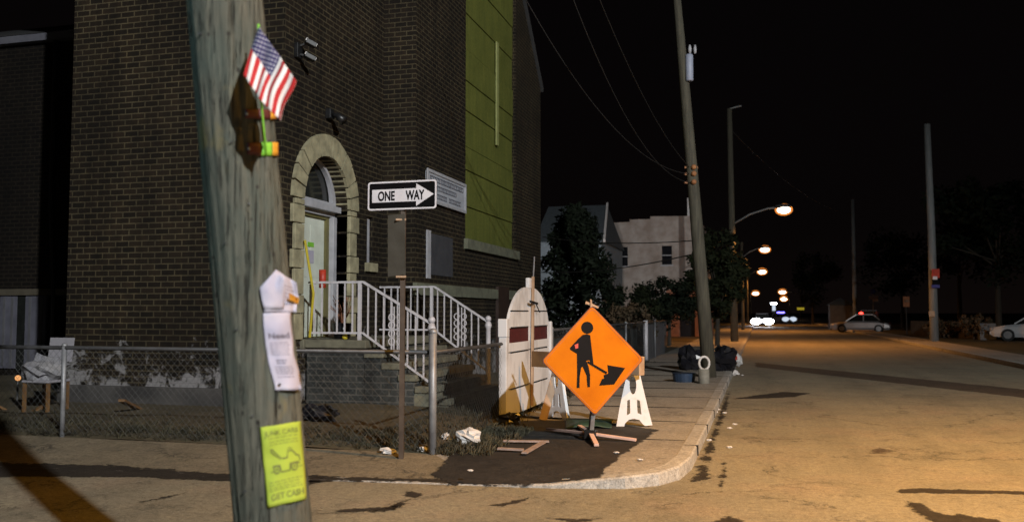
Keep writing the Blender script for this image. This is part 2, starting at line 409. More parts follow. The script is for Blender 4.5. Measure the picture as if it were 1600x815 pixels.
INNER = [(-40, 9.06), (-14, 9.06), (-7.5, 9.06), (-5, 9.06), (-3.38, 9.06), (-3.38, 9.07), (-3.38, 9.09), (-3.38, 9.12), (-3.38, 9.3), (-3.38, 9.6), (-3.38, 10), (-3.38, 12), (-3.38, 20), (-3.38, 40), (-3.38, 90), (-3.38, 300)]
s = MB()
for i, (x, y, h) in enumerate(KERB):
    o = rot_off(KERB, i, .163)
    s.v += [Vector((x + o.x, y + o.y, h - .008)), Vector((INNER[i][0], INNER[i][1], .1))]
for i in range(5, n - 1): s.f.append((2 * i, 2 * i + 2, 2 * i + 3, 2 * i + 1)); s.mi.append(0)
structure(s.build('sidewalk', 'concrete'))
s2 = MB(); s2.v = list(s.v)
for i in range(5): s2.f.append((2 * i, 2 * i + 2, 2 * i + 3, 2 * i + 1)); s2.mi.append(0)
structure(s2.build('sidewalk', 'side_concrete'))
kj = MB()
for i, y in enumerate([10.2, 12.1, 13.9, 15.8, 17.7, 19.5, 21.3, 23.2, 25.1, 27, 28.9, 30.8]): kj.box((-.842, y, .02), (-.677, y + .022, .1325))
structure(kj.build('kerb_joint', 'gutter_dirt'))
# joints of the pavement slabs: shallow dark grooves
jt = MB()
for y in [10.6, 12.4, 14.2, 16, 17.8, 19.6, 21.4, 23.2, 25, 27]: jt.box((-3.3, y, .103), (-.86, y + .025, .1245))
structure(jt.build('pavement_joint', 'gutter_dirt'))
yd = MB()
def yard_fn(s_, t_):
    x = -40 + s_ * 36.62; y = 9.06 + t_ * 8.0
    return (x, y, .1 + .035 * mn.noise(Vector((x * .9, y * .9, 0))) + .05 * (t_ > .02) + (.12 * max(0, mn.noise(Vector((x * .35, y * .35, 3)))) if t_ > .05 else 0))
yd.grid(yard_fn, 140, 40); yd.add([(-40, 17.05, .1), (-3.38, 17.05, .1), (-3.38, 60, .1), (-40, 60, .1)], [(0, 1, 2, 3)])
structure(yd.build('yard', 'dirt', smooth=True))

from mathutils.bvhtree import BVHTree
_bv = [BVHTree.FromPolygons([v.co.copy() for v in o.data.vertices], [tuple(p.vertices) for p in o.data.polygons]) for o in COL.objects if o.name.split('.')[0] in ('road', 'kerb', 'sidewalk')]
def ground_z(x, y):
    z = 0
    for b in _bv:
        hit = b.ray_cast(Vector((x, y, 3)), Vector((0, 0, -1)))
        if hit[0] is not None: z = max(z, hit[0].z)
    return z
def blob(name, pts, m, lift=.004, sp=.05, margin=.14):
    """stain or patch lying on the ground; its ragged edge comes from the signed distance stored per vertex"""
    n_ = len(pts); xs = [p[0] for p in pts]; ys = [p[1] for p in pts]
    x0, y0 = min(xs) - margin, min(ys) - margin; nx, ny = int((max(xs) - x0 + margin) / sp) + 1, int((max(ys) - y0 + margin) / sp) + 1
    def sdist(x, y):
        d = 9e9; ins = False
        for i in range(n_):
            ax, ay = pts[i]; bx, by = pts[(i + 1) % n_]; ex, ey = bx - ax, by - ay; L = ex * ex + ey * ey or 1e-9
            t = max(0, min(1, ((x - ax) * ex + (y - ay) * ey) / L)); dx, dy = x - ax - t * ex, y - ay - t * ey; d = min(d, dx * dx + dy * dy)
            if (ay > y) != (by > y) and x < (bx - ax) * (y - ay) / (by - ay) + ax: ins = not ins
        return math.sqrt(d) * (1 if ins else -1)
    D = {(i, j): sdist(x0 + i * sp, y0 + j * sp) for i in range(nx + 1) for j in range(ny + 1)}
    mb = MB(); idx = {}; ed = []
    def vid(i, j):
        if (i, j) not in idx:
            x, y = x0 + i * sp, y0 + j * sp; idx[i, j] = len(mb.v); mb.v.append(Vector((x, y, ground_z(x, y) + lift))); ed.append(D[i, j])
        return idx[i, j]
    for i in range(nx):
        for j in range(ny):
            q = ((i, j), (i + 1, j), (i + 1, j + 1), (i, j + 1))
            if max(D[c] for c in q) > -margin:
                f = tuple(vid(*c) for c in q)
                if max(mb.v[k].z for k in f) - min(mb.v[k].z for k in f) < .05: mb.f.append(f); mb.mi.append(0)
    o = mb.build(name, m); at = o.data.attributes.new('edge', 'FLOAT', 'POINT'); at.data.foreach_set('value', ed)
    return structure(o)
def px_ring(lst, z): return [tuple(P(u, v, z).xy) for u, v in lst]
blob('asphalt_patch', px_ring([(676, 726), (705, 737), (800, 741), (936, 741), (975, 710), (1028, 672), (960, 662), (905, 657), (845, 655), (800, 657), (765, 676), (748, 694), (712, 702)], .115), 'fresh_asphalt', .007, .04)
blob('gutter', px_ring([(-330, 735), (0, 745), (100, 744), (190, 745), (300, 749), (400, 753), (520, 752), (640, 754), (740, 758), (800, 757), (700, 751), (560, 746), (420, 742), (300, 738), (180, 729), (60, 726), (0, 725), (-330, 716)], .0), 'gutter_silt', .005, .06)
blob('gutter', px_ring([(1084, 752), (1104, 748), (1109, 722), (1120, 680), (1136, 632), (1141, 612), (1138, 610), (1128, 640), (1108, 690), (1092, 728)], 0), 'gutter_silt', .005, .04, .08)
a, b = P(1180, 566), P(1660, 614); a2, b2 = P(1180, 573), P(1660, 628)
blob('trench_patch', [a.xy[:], b.xy[:], b2.xy[:], a2.xy[:]], 'trench_patch', .004, .06)  # cast shadow across the road, painted as a reddish band
blob('tar_patch', px_ring([(1405, 765), (1420, 763), (1500, 765), (1640, 768), (1640, 772), (1540, 772), (1440, 769), (1408, 770)], 0), 'tar', .004, .03, .08)  # thin cast shadow painted dark on the asphalt
blob('tar_patch', px_ring([(1420, 784), (1440, 786), (1455, 797), (1480, 805), (1500, 802), (1520, 808), (1560, 812), (1590, 822), (1480, 822), (1450, 812), (1428, 798)], 0), 'tar', .004, .03, .08)  # dark curved mark
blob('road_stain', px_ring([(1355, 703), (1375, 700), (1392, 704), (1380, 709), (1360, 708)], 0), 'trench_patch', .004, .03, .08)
blob('road_stain', px_ring([(1146, 623), (1190, 616), (1225, 612), (1268, 614), (1240, 620), (1195, 622)], 0), 'tar', .004, .03, .08)  # cast shadow of the gate, painted as a dark mark
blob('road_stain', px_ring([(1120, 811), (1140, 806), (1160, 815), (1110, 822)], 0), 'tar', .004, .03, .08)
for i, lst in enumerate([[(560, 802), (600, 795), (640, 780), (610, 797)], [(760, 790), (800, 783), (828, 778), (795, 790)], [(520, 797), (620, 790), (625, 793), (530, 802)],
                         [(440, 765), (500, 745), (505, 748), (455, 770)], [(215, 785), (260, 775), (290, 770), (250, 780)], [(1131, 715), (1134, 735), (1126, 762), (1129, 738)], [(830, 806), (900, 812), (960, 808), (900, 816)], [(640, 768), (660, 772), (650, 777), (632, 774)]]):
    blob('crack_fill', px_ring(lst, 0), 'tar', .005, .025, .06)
# pale stain of spilled concrete dust on the patch
# right-hand pavement, kerb and verge
s = MB(); s.box((7.36, 12.5, -.05), (8.9, 300, .11)); structure(s.build('sidewalk', 'concrete'))
s = MB(); s.box((7.2, 12.5, -.05), (7.357, 300, .13)); structure(s.build('kerb', 'kerb_concrete'))
s = MB(); s.box((8.903, 12.5, -.05), (60, 300, .09)); structure(s.build('verge', 'verge'))
s = MB(); s.box((-40, 60.02, -.05), (-3.39, 300, .08)); structure(s.build('verge', 'verge'))

# ------------------------------------------------------------------ foreground utility pole with flag and notices
pa, pb = PD(352, 0, 3.75), PD(427, 815, 3.75)
pd = (pa - pb).normalized()
p_base = pb + pd * ((0 - pb.z) / pd.z); p_top = p_base + pd * 9.5
PR = .150
e1 = pd.orthogonal().normalized(); e2 = pd.cross(e1)
def pole_fn(s_, t_):
    th = 2 * math.pi * s_; h = t_ * 9.5; c = p_base + pd * h
    dv = e1 * math.cos(th) + e2 * math.sin(th)
    q = Vector((math.cos(th) * 2.4, math.sin(th) * 2.4, h * .35)); rr = PR * (1.03 - .012 * h) + .007 * mn.noise(q) + .006 * mn.noise(Vector((math.cos(th) * 9, math.sin(th) * 9, h * .6))) + .004 * mn.noise(Vector((math.cos(th) * 22, math.sin(th) * 22, h * 1.1)))
    return c + dv * rr
up = T('utility_pole', 'thick weathered wooden utility pole in the foreground carrying flag and notices', 'utility pole')
mb = MB(); mb.grid(pole_fn, 96, 200); mb.build('shaft', 'pole_wood', up, smooth=True)
for hh, an in [(1.9, 3.9), (2.3, 4.3), (2.75, 3.7), (1.2, 4.2), (.9, 3.8), (3.1, 4.1), (2.05, 4.6), (1.55, 4.0)]:
    c = p_base + pd * hh; dv = e1 * math.cos(an) + e2 * math.sin(an); mb = MB(); mb.tube([c + dv * .14, c + dv * .166], .004, 6); mb.build('nail', 'dark_metal', up)
settle(up, p_base)
CAMF = CAMROT @ Vector((0, 1, 0)); CAMR = CAMROT @ Vector((1, 0, 0))
def on_pole(u, v, off=.012):
    """point where the sight line meets the pole's skin (or beside it)"""
    d = ray(u, v).normalized(); w0 = CAM - p_base
    n_ = d - pd * d.dot(pd); w = w0 - pd * w0.dot(pd); rr = PR + off
    A, B, C = n_.dot(n_), 2 * n_.dot(w), w.dot(w) - rr * rr; D = B * B - 4 * A * C
    t = (-B - math.sqrt(max(D, 0))) / (2 * A); return CAM + d * t
class Sheet:
    """a piece of paper: four photo corners (tl, tr, br, bl) laid on the pole's skin, with curl"""
    def __init__(s, corners, off=.012, curl=None): s.c = corners; s.off = off; s.curl = curl
    def at(s, a, b, lift=0):
        tl, tr, br, bl = [Vector(c) for c in s.c]
        uv = (tl * (1 - a) + tr * a) * (1 - b) + (bl * (1 - a) + br * a) * b
        p = on_pole(uv.x, uv.y, s.off + lift)
        if s.curl: p = p - CAMF * s.curl(a, b) - CAMF * lift
        return p
    def mesh(s, na=16, nb=20):
        mb = MB(); mb.grid(lambda a, b: s.at(a, b), na, nb); return mb
    def lines(s, mb, rows, x0=.1, x1=.9, h=.012, seed=0):
        rr = random.Random(seed)
        for b in rows:
            x = x0
            while x < x1 - .04:
                w = rr.uniform(.06, .16); x2 = min(x + w, x1)
                mb.add([s.at(x, b, .0018), s.at(x2, b, .0018), s.at(x2, b + h, .0018), s.at(x, b + h, .0018)], [(0, 1, 2, 3)]); x = x2 + .03
    def text(s, mb, txt, x0, x1, b, h, depth=0, bold=0):
        vs, fs = text2d(txt, 1.0, 0, bold); w = max(v.x for v in vs); mh = max(v.y for v in vs)
        mb.add([s.at(x0 + (x1 - x0) * v.x / w, b - h * v.y / mh, .002) for v in vs], fs)
    def shape(s, mb, pts, holes=()):
        vs, fs = poly2d(pts, holes, 0); mb.add([s.at(v.x, v.y, .002) for v in vs], fs)
def solid(o, th=.0012):
    md = o.modifiers.new('thickness', 'SOLIDIFY'); md.thickness = th; md.offset = -1; return o
# upper torn notice
up_n = T('torn_notice', 'crumpled upper white notice folded into a point, stapled to the wooden pole', 'notice')
sh = Sheet([(430, 421), (466, 441), (467, 487), (412, 487)], .016, lambda a, b: .02 * math.sin(a * 3 + b * 4) * a + .03 * a * a + .012 * mn.noise(Vector((a * 3, b * 3, 9))))
mb = sh.mesh(12, 12)
mb.grid(lambda a, b: sh.at(a * .55 - .34 * (1 - abs(2 * b - 1.05)) * (1 - a), .02 + b * .9, .003 + .012 * a * (1 - b)), 8, 10)
solid(mb.build('paper', 'paper_white', up_n, smooth=True))
mb = MB(); sh.lines(mb, [.24, .34, .45, .55, .66, .76], .08, .85, .022, 3); mb.build('printed_line', 'ink', up_n)
mb = MB(); mb.grid(lambda a, b: sh.at(.72 + .34 * a, .42 + .2 * b + .08 * a, .022 - .01 * b), 4, 4); solid(mb.build('torn_flap', 'strip_orange', up_n))
settle(up_n, on_pole(440, 487))
# long white notice
ln = T('long_notice', 'long white printed notice headed Need, curling away at its lower corner', 'notice')
sh = Sheet([(411, 489), (456, 487), (475, 606), (430, 609)], .014, lambda a, b: .018 * math.sin(b * 7 + a) ** 2 * (.3 + a) + .06 * max(0, b - .6) * a - .012 * math.sin(b * 3.1) * (1 - a) + .008 * mn.noise(Vector((a * 2.5, b * 6, 1))))
mb = MB()
def ln_fn(a, b):
    bow = -.12 * math.sin(math.pi * min(1, b * 1.05)) * (1 if b < .95 else .6)
    return sh.at(a + bow, b)
mb.grid(ln_fn, 14, 26); solid(mb.build('paper', 'paper_white', ln, smooth=True))
class Bow(Sheet):
    def at(s, a, b, lift=0): return Sheet.at(s, a - .12 * math.sin(math.pi * min(1, b * 1.05)) * (1 if b < .95 else .6), b, lift)
sh2 = Bow(sh.c, sh.off, sh.curl)
mb = MB(); sh2.text(mb, 'Need', .14, .9, .335, .075, bold=.02); mb.build('heading', 'ink', ln)
mb = MB(); sh2.lines(mb, [.39, .42, .45, .48, .51, .54], .16, .86, .009, 5); sh2.lines(mb, [.61, .645], .3, .7, .016, 6); sh2.lines(mb, [.70, .73, .76, .79, .83], .2, .85, .009, 8); mb.build('printed_line', 'ink', ln)
mb = MB(); mb.sphere(sh2.at(.2, .93, .006), .006); mb.build('pin', 'black_metal', ln)
settle(ln, on_pole(450, 607))
# yellow flyer with the tow truck
yf = T('yellow_flyer', 'bright yellow paper flyer with a tow truck drawing low on the wooden pole', 'flyer')
sh = Sheet([(407, 667), (470, 657), (480, 777), (419, 792)], .012, lambda a, b: .006 * math.sin(a * 4 + b * 5) ** 2 + .007 * mn.noise(Vector((a * 3.3, b * 5, 4))) + .012 * max(0, b - .85) / .15 * a)
solid(sh.mesh(14, 20).build('paper', 'paper_yellow', yf, smooth=True))
mb = MB(); sh.text(mb, 'JUNK CARS', .1, .92, .125, .06, bold=.01); sh.text(mb, 'GET CASH', .12, .95, .925, .075, bold=.02); mb.build('heading', 'ink_olive', yf)
mb = MB(); sh.lines(mb, [.155, .2, .235], .2, .9, .008, 11); sh.lines(mb, [.70, .735, .77, .80], .1, .92, .009, 12); mb.build('printed_line', 'ink_olive', yf)
mb = MB()
def ringy(cx, cy, rx, ry, k=.62): return ell(cx, cy, rx, ry, 22), [ell(cx, cy, rx * k, ry * k, 22)]
for cx in (.32, .76):
    o_, h_ = ringy(cx, .555, .09, .06); sh.shape(mb, o_, h_); sh.shape(mb, ell(cx, .555, .028, .018, 12))
sh.shape(mb, [(.2, .53), (.22, .50), (.42, .50), (.44, .585), (.63, .59), (.65, .5), (.86, .5), (.9, .52), (.9, .545), (.88, .53), (.67, .53), (.65, .605), (.42, .605), (.40, .525), (.23, .525)])
sh.shape(mb, [(.2, .30), (.24, .285), (.46, .42), (.43, .44), (.2, .335)], [[(.225, .315), (.24, .307), (.425, .42), (.415, .427), (.225, .33)]])
sh.shape(mb, [(.46, .42), (.6, .42), (.62, .34), (.74, .335), (.84, .41), (.9, .42), (.92, .5), (.9, .5), (.88, .435), (.82, .425), (.73, .355), (.635, .36), (.62, .44), (.48, .44)])
sh.shape(mb, [(.6, .33), (.68, .30), (.76, .33), (.68, .315)])
sh.shape(mb, [(.16, .575), (.26, .565), (.26, .575), (.16, .585)]); sh.shape(mb, [(.86, .565), (.97, .56), (.97, .57), (.86, .575)])
mb.build('truck_drawing', 'ink_olive', yf)
settle(yf, on_pole(447, 785))
# flag
fl = T('flag', 'small American flag hanging at an angle from the wooden pole', 'flag')
ftop, frt, fbt, flf = PD(405, 42, 3.50), PD(462, 128, 3.36), PD(436, 188, 3.34), PD(380, 117, 3.42)
def flag_fn(s_, t_):
    p = (ftop * (1 - s_) + frt * s_) * (1 - t_) + (flf * (1 - s_) + fbt * s_) * t_
    w = .012 * math.sin(s_ * 9 + t_ * 3) + .006 * math.sin(s_ * 21 - t_ * 2)
    sag = .025 * math.sin(math.pi * s_) * t_
    return p - CAMF * w + CAMR * (.006 * math.sin(t_ * 6 + 1) * s_) - Vector((0, 0, sag * (.5)))
mb = MB(); mb.grid(flag_fn, 52, 26, uv=True); solid(mb.build('cloth', 'flag', fl, smooth=True), .001)
mb = MB(); mb.tube([on_pole(416, 240, .02), on_pole(411, 190, .02), PD(405, 120, 3.52), PD(404, 38, 3.51)], .0045, 8); mb.build('stick', 'strip_green', fl, smooth=True)
settle(fl, on_pole(416, 240, .02))
for nm, y0, y1, x0, lb, mt in [('reflective_strip', 222, 243, 386, 'lower reflective strip in maroon, green and orange round the wooden pole', ('maroon', 'strip_green', 'strip_orange')),
                      ('reflective_strip', 170, 186, 383, 'upper maroon and orange strip half hidden by the flag', ('maroon', 'maroon', 'strip_orange'))]:
    st = T(nm, lb, 'strip')
    for j, (xa, xb) in enumerate(((x0, x0 + 22), (x0 + 22, x0 + 39), (x0 + 39, x0 + 48))):
        hh = .4 * (y1 - y0) / 2 if j == 0 else 0
        sx = Sheet([(xa, y0 + hh * .4), (xb, y0 + 1), (xb, y1), (xa, y1 - hh * .4)], .01)
        solid(sx.mesh(5, 3).build('band', mt[j], st, smooth=True), .003)
    mb = MB(); mb.sphere(on_pole(x0 + 3, (y0 + y1) / 2, .014), .006); mb.build('screw', 'galv', st)
    settle(st, on_pole(x0 + 20, y1))

# ------------------------------------------------------------------ church
TX, NX, TY0, TY1, NY1 = -7.1, -6.43, 12.35, 16.2, 26.6
ch = T('church', 'dark brick church with arched doorway and tall boarded green window', 'church')
fx = lambda X: frame((X, 0, 0), (0, 1, 0), (0, 0, 1))        # local x = world Y, local y = world Z, local z = +X
AC, AR, AO, SPR = 13.8, .83, 1.2, 3.42
def arch(r, z0): return [(AC - r, z0)] + [(AC - r * math.cos(t), SPR + r * math.sin(t)) for t in [math.pi * i / 24 for i in range(25)]] + [(AC + r, z0)]
mb = MB(); put(mb, poly2d([(TY0 + .4, -.1), (TY1 + .3, -.1), (TY1 + .3, 14), (TY0 + .4, 14)], [arch(AR, 1.0), [(15.47, 2.53), (15.73, 2.53), (15.73, 3.4), (15.47, 3.4)]], .4), fx(TX - .2))
mb.box((-11.06, TY0, -.1), (TX, TY0 + .4, 14)); mb.box((-11.06, TY0 + .4, -.1), (-10.66, TY1, 14))
mb.build('tower_wall', 'brick', ch, uv=True)
GY = (TY1 + NY1) / 2
mb = MB(); put(mb, poly2d([(TY1, -.1), (NY1, -.1), (NY1, 8.5), (GY, 13.4), (TY1, 8.5)], [[(19.3, 3.27), (23.7, 3.27), (23.7, 11), (19.3, 11)]], .35), fx(NX - .175))
mb.box((-10.6, TY1, -.1), (NX - .35, TY1 + .35, 8.5)); mb.box((-10.6, NY1 - .35, -.1), (NX - .35, NY1, 8.5))
mb.build('nave_wall', 'brick', ch, uv=True)
mb = MB(); 
for sg in (-1, 1):
    e = TY1 - .15 if sg < 0 else NY1 + .15
    mb.add([(-10.6, e, 8.42), (NX + .06, e, 8.42), (NX + .06, GY, 13.5), (-10.6, GY, 13.5), (-10.6, e, 8.56), (NX + .06, e, 8.56), (NX + .06, GY, 13.66), (-10.6, GY, 13.66)], [(0, 1, 2, 3), (4, 5, 6, 7), (0, 1, 5, 4), (1, 2, 6, 5), (3, 0, 4, 7)])
mb.build('roof', 'asphalt_shingle', ch)
mb = MB()
for i in range(13):
    t0, t1 = math.pi * i / 13 + .012, math.pi * (i + 1) / 13 - .012
    pts = [(AC - AO * math.cos(t), SPR + AO * math.sin(t)) for t in (t0, (t0 + t1) / 2, t1)] + [(AC - AR * math.cos(t), SPR + AR * math.sin(t)) for t in (t1, (t0 + t1) / 2, t0)]
    put(mb, poly2d(pts, (), .30), fx(TX - .15 + .055 + .008 * (i % 2)))
z = 1.16; i = 0
while z < SPR - .05:
    h = .3 if i % 2 else .42; h = min(h, SPR - z)
    for sg in (-1, 1):
        w = AO if i % 2 else AO - .08
        y0, y1 = sorted((AC + sg * AR, AC + sg * w)); mb.box((TX - .25, y0, z + .006), (TX + .055 + .008 * (i % 2), y1, z + h - .006))
    z += h; i += 1
mb.build('stone_arch', 'stone', ch, bevel=.012)
# doorway: floor of the recess, frame, door, transom
mb = MB(); put(mb, poly2d([(AC - .83, 1.17), (AC + .83, 1.17), (AC + .83, 3.36), (AC - .83, 3.36)], [[(13.27, 1.18), (14.40, 1.18), (14.40, 3.24), (13.27, 3.24)]], .1), fx(TX - .34))
fr_ = mb.build('door_frame', 'olive_paint', ch, bevel=.01)
mb = MB(); mb.box((TX - .39, 13.272, 1.18), (TX - .335, 14.398, 3.238))
for (y0, y1) in ((13.38, 13.79), (13.88, 14.29)):
    for (z0, z1) in ((1.35, 2.05), (2.2, 3.1)): mb.box((TX - .335, y0, z0), (TX - .327, y1, z1))
dr = mb.build('door', 'door_white', ch, bevel=.006)
mb = MB(); mb.tube([(TX - .335, 14.3, 2.1), (TX - .29, 14.3, 2.1)], .02, 8); mb.sphere((TX - .275, 14.3, 2.1), .032); mb.build('handle', 'galv', dr)
mb = MB(); mb.box((TX - .326, 13.78, 2.72), (TX - .322, 14.0, 2.8)); tag(mb.build('green_sticker', 'strip_green', dr), 'green sticker')
mb = MB(); mb.box((TX - .326, 13.76, 2.44), (TX - .322, 14.0, 2.66)); mb.build('paper_notice', 'paper_white', dr)
mb = MB(); mb.box((TX - .32, AC - .83, 3.362), (TX - .12, AC + .83, 3.47)); mb.box((TX - .3, AC - .83, 3.29), (TX - .24, AC + .83, 3.36))
put(mb, poly2d([(AC - .82 * math.cos(math.pi * i / 24), 3.472 + .80 * math.sin(math.pi * i / 24)) for i in range(25)], [[(AC - .70 * math.cos(math.pi * i / 24), 3.54 + .66 * math.sin(math.pi * i / 24)) for i in range(25)]], .08), fx(TX - .26))
mb.box((TX - .3, AC + .70, 1.17), (TX - .2, AC + .825, 3.29))
mb.build('transom_trim', 'grey_trim', ch, bevel=.006)
mb = MB(); put(mb, poly2d([(AC - .8 * math.cos(math.pi * i / 24), 3.48 + .78 * math.sin(math.pi * i / 24)) for i in range(25)], (), .02), fx(TX - .33)); mb.build('transom_glass', 'glass_dark', ch)
# slit window and its sill
mb = MB(); mb.box((TX - .1, 15.47, 2.53), (TX - .07, 15.73, 3.4)); mb.build('slit_window', 'grey_trim', ch)
mb = MB(); mb.box((TX - .1, 15.38, 2.36), (TX + .07, 15.84, 2.528)); mb.build('window_sill', 'stone', ch, bevel=.01)
# tall window: plywood sheets with open joints, batten, sill
wb = MB(); joints = [3.28, 4.05, 4.9, 5.45, 6.3, 7.0, 7.75, 8.6, 9.5, 10.98]
for i in range(len(joints) - 1):
    d_ = .012 * ((i * 7) % 3 - 1)
    wb.box((NX - .15, 19.3, joints[i] + .012), (NX - .10 + d_, 23.7, joints[i + 1] - .012))
wb.box((NX - .2, 19.3, 3.27), (NX - .17, 23.7, 11))
wnd = wb.build('window_board', 'ply_green', ch, bevel=.004)
mb = MB(); mb.box((NX - .07, 21.95, 5.9), (NX - .03, 22.12, 8.6)); tag(mb.build('batten', 'yellow_batten' if 'yellow_batten' in M else mat('yellow_batten', (.28, .30, .11), (.22, .24, .08), 6)and 'yellow_batten', wnd), 'pale green vertical batten')
mb = MB(); mb.box((NX - .3, 19.2, 3.03), (NX + .09, 23.82, 3.268)); mb.build('window_sill', 'band_stone', ch, bevel=.015)
mb = MB(); mb.box((NX - .02, TY1 - .05, 1.93), (NX + .07, NY1, 2.17)); mb.build('stone_band', 'band_stone', ch, bevel=.012)
# plinth along the tower
mb = MB(); mb.box((-11.1, TY0 - .12, -.05), (TX, TY0 - .002, .42)); mb.build('plinth', mat('plinth_grey', (.07, .065, .06), (.03, .028, .027), 2.2, .9, bump=.3) and 'plinth_grey', ch, bevel=.02)
# blocked opening and pale strip left of the window, low on the nave wall
mb = MB(); mb.box((NX, 16.82, 2.28), (NX + .03, 17.02, 3.25)); mb.build('pale_board', 'grey_trim', ch)
mb = MB(); mb.box((NX, 17.06, 2.36), (NX + .015, 18.4, 3.2)); mb.build('blocked_window', mat('block_grey', (.05, .05, .055), (.035, .035, .04), 3, .8) and 'block_grey', ch)
mb = MB(); mb.box((NX, 21.75, .1), (NX + .075, 22.75, 2.25)); mb.build('basement_door', mat('brown_door', (.04, .022, .015), (.025, .014, .01), 4, .6) and 'brown_door', ch)
settle(ch, (-7.1, 16.2, 0))
# pieces fixed to the church wall
sb = T('sign_board', 'white lettered sign board on the brick wall beside the green window', 'sign')
mb = MB(); mb.box((NX + .005, 16.75, 3.86), (NX + .05, 19.12, 4.44)); mb.build('panel', mat('board_white', (.42, .44, .48), (.34, .36, .4), 3, .5) and 'board_white', sb)
mb = MB(); put(mb, poly2d([(16.71, 3.82), (19.16, 3.82), (19.16, 4.48), (16.71, 4.48)], [[(16.77, 3.88), (19.10, 3.88), (19.10, 4.42), (16.77, 4.42)]], .03), fx(NX + .06)); mb.build('frame', 'grey_trim', sb)
mb = MB()
for z0, z1, x0, x1, sd in ((4.26, 4.37, 16.9, 18.98, 1), (4.1, 4.2, 17.3, 18.5, 2), (3.93, 4.03, 17.0, 17.9, 3), (3.93, 4.03, 18.05, 18.8, 4)):
    rr = random.Random(sd); x = x0
    while x < x1:
        w = rr.uniform(.05, .09); mb.box((NX + .05, x, z0), (NX + .054, min(x + w, x1), z0 + .016)); mb.box((NX + .05, x, z0), (NX + .054, x + .022, z1)); mb.box((NX + .05, x + .02, z1 - .02), (NX + .054, min(x + w, x1), z1)); x += w + .02
mb.build('lettering', mat('letter_dark', (.05, .05, .07), (.035, .035, .05), 9, .6) and 'letter_dark', sb)
settle(sb, (NX, 17.9, 3.82))
fd = T('floodlight', 'white twin floodlight on the brick wall above the arched door', 'floodlight')
c = PX(463, 80, TX)
mb = MB(); mb.box((TX, c.y - .08, c.z - .12), (TX + .07, c.y + .08, c.z + .12)); mb.build('mount', 'black_metal', fd, bevel=.01)
for dz, dy in ((.13, .0), (-.1, -.02)):
    h = MB(); h.bar((TX + .07, c.y, c.z + dz * .6), (TX + .2, c.y + .02, c.z + dz), .035, .035); h.bar((TX + .18, c.y - .03 + dy, c.z + dz + .015), (TX + .30, c.y + .08 + dy, c.z + dz - .05), .12, .075); hd = h.build('lamp_head', 'dark_metal', fd, bevel=.01)
    h = MB(); h.bar((TX + .20, c.y - .06 + dy, c.z + dz + .035), (TX + .33, c.y + .06 + dy, c.z + dz - .05), .035, .05); h.build('lens', 'white_paint', hd, bevel=.006)
settle(fd, (TX, c.y, c.z))
wl = T('wall_lamp', 'small dark lamp on the brick wall over the arch', 'lamp')
c = PX(511, 180, TX)
mb = MB(); mb.box((TX, c.y - .07, c.z - .07), (TX + .1, c.y + .07, c.z + .1)); mb.build('mount', 'black_metal', wl, bevel=.01)
mb = MB(); mb.tube([(TX + .1, c.y, c.z), (TX + .2, c.y, c.z - .02), (TX + .32, c.y, c.z - .12)], [.03, .055, .08], 12); mb.build('lamp_shade', 'black_metal', wl, smooth=True)
settle(wl, (TX, c.y, c.z))

# annex left of the church
an = T('brick_annex', 'dark low brick building set back at the far left behind the fence', 'building')
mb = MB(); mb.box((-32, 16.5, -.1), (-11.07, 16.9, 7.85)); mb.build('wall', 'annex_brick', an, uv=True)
mb = MB(); mb.box((-32, 16.3, 7.7), (-11.08, 16.495, 7.86)); mb.build('gutter', mat('gutter_grey', (.14, .14, .16), (.1, .1, .12), 3, .5) and 'gutter_grey', an)
mb = MB(); mb.add([(-32, 16.3, 7.87), (-11.08, 16.3, 7.87), (-11.08, 24, 11), (-32, 24, 11)], [(0, 1, 2, 3)]); mb.build('roof', 'asphalt_shingle', an)
mb = MB(); mb.box((-19.5, 16.38, 1.98), (-11.2, 16.497, 2.12)); mb.build('lintel', mat('lintel_dim', (.10, .085, .06), (.07, .06, .04), 4, .8) and 'lintel_dim', an)
for u0, u1 in ((0, 26), (40, 72)):
    x0, x1 = PY(u0, 520, 16.47).x, PY(u1, 520, 16.47).x
    mb = MB(); mb.box((x0, 16.44, .35), (x1, 16.498, 1.97)); wp = mb.build('window', mat('blind_white', (.12, .12, .15), (.08, .08, .1), 3, .8) and 'blind_white', an)
    mb = MB(); mb.box((x0 + .1, 16.425, .4), (x0 + .16, 16.438, 1.93)); mb.box((x1 - .14, 16.425, .4), (x1 - .08, 16.438, 1.93)); mb.build('frame', mat('frame_grey', (.12, .12, .13), None, 4) and 'frame_grey', wp)
x0, x1 = PY(27, 520, 16.47).x, PY(39, 520, 16.47).x
mb = MB(); mb.box((x0, 16.45, .3), (x1, 16.498, 1.97)); mb.build('doorway', 'glass_dark', an)
mb = MB(); xd = PY(82, 300, 16.42).x; mb.tube([(xd, 16.4, 7.7), (xd, 16.4, 4), (xd + .15, 16.4, 1.9), (xd + .15, 16.4, .1)], .06, 8); mb.build('downpipe', 'black_metal', an)
settle(an, (-14, 16.7, 0))

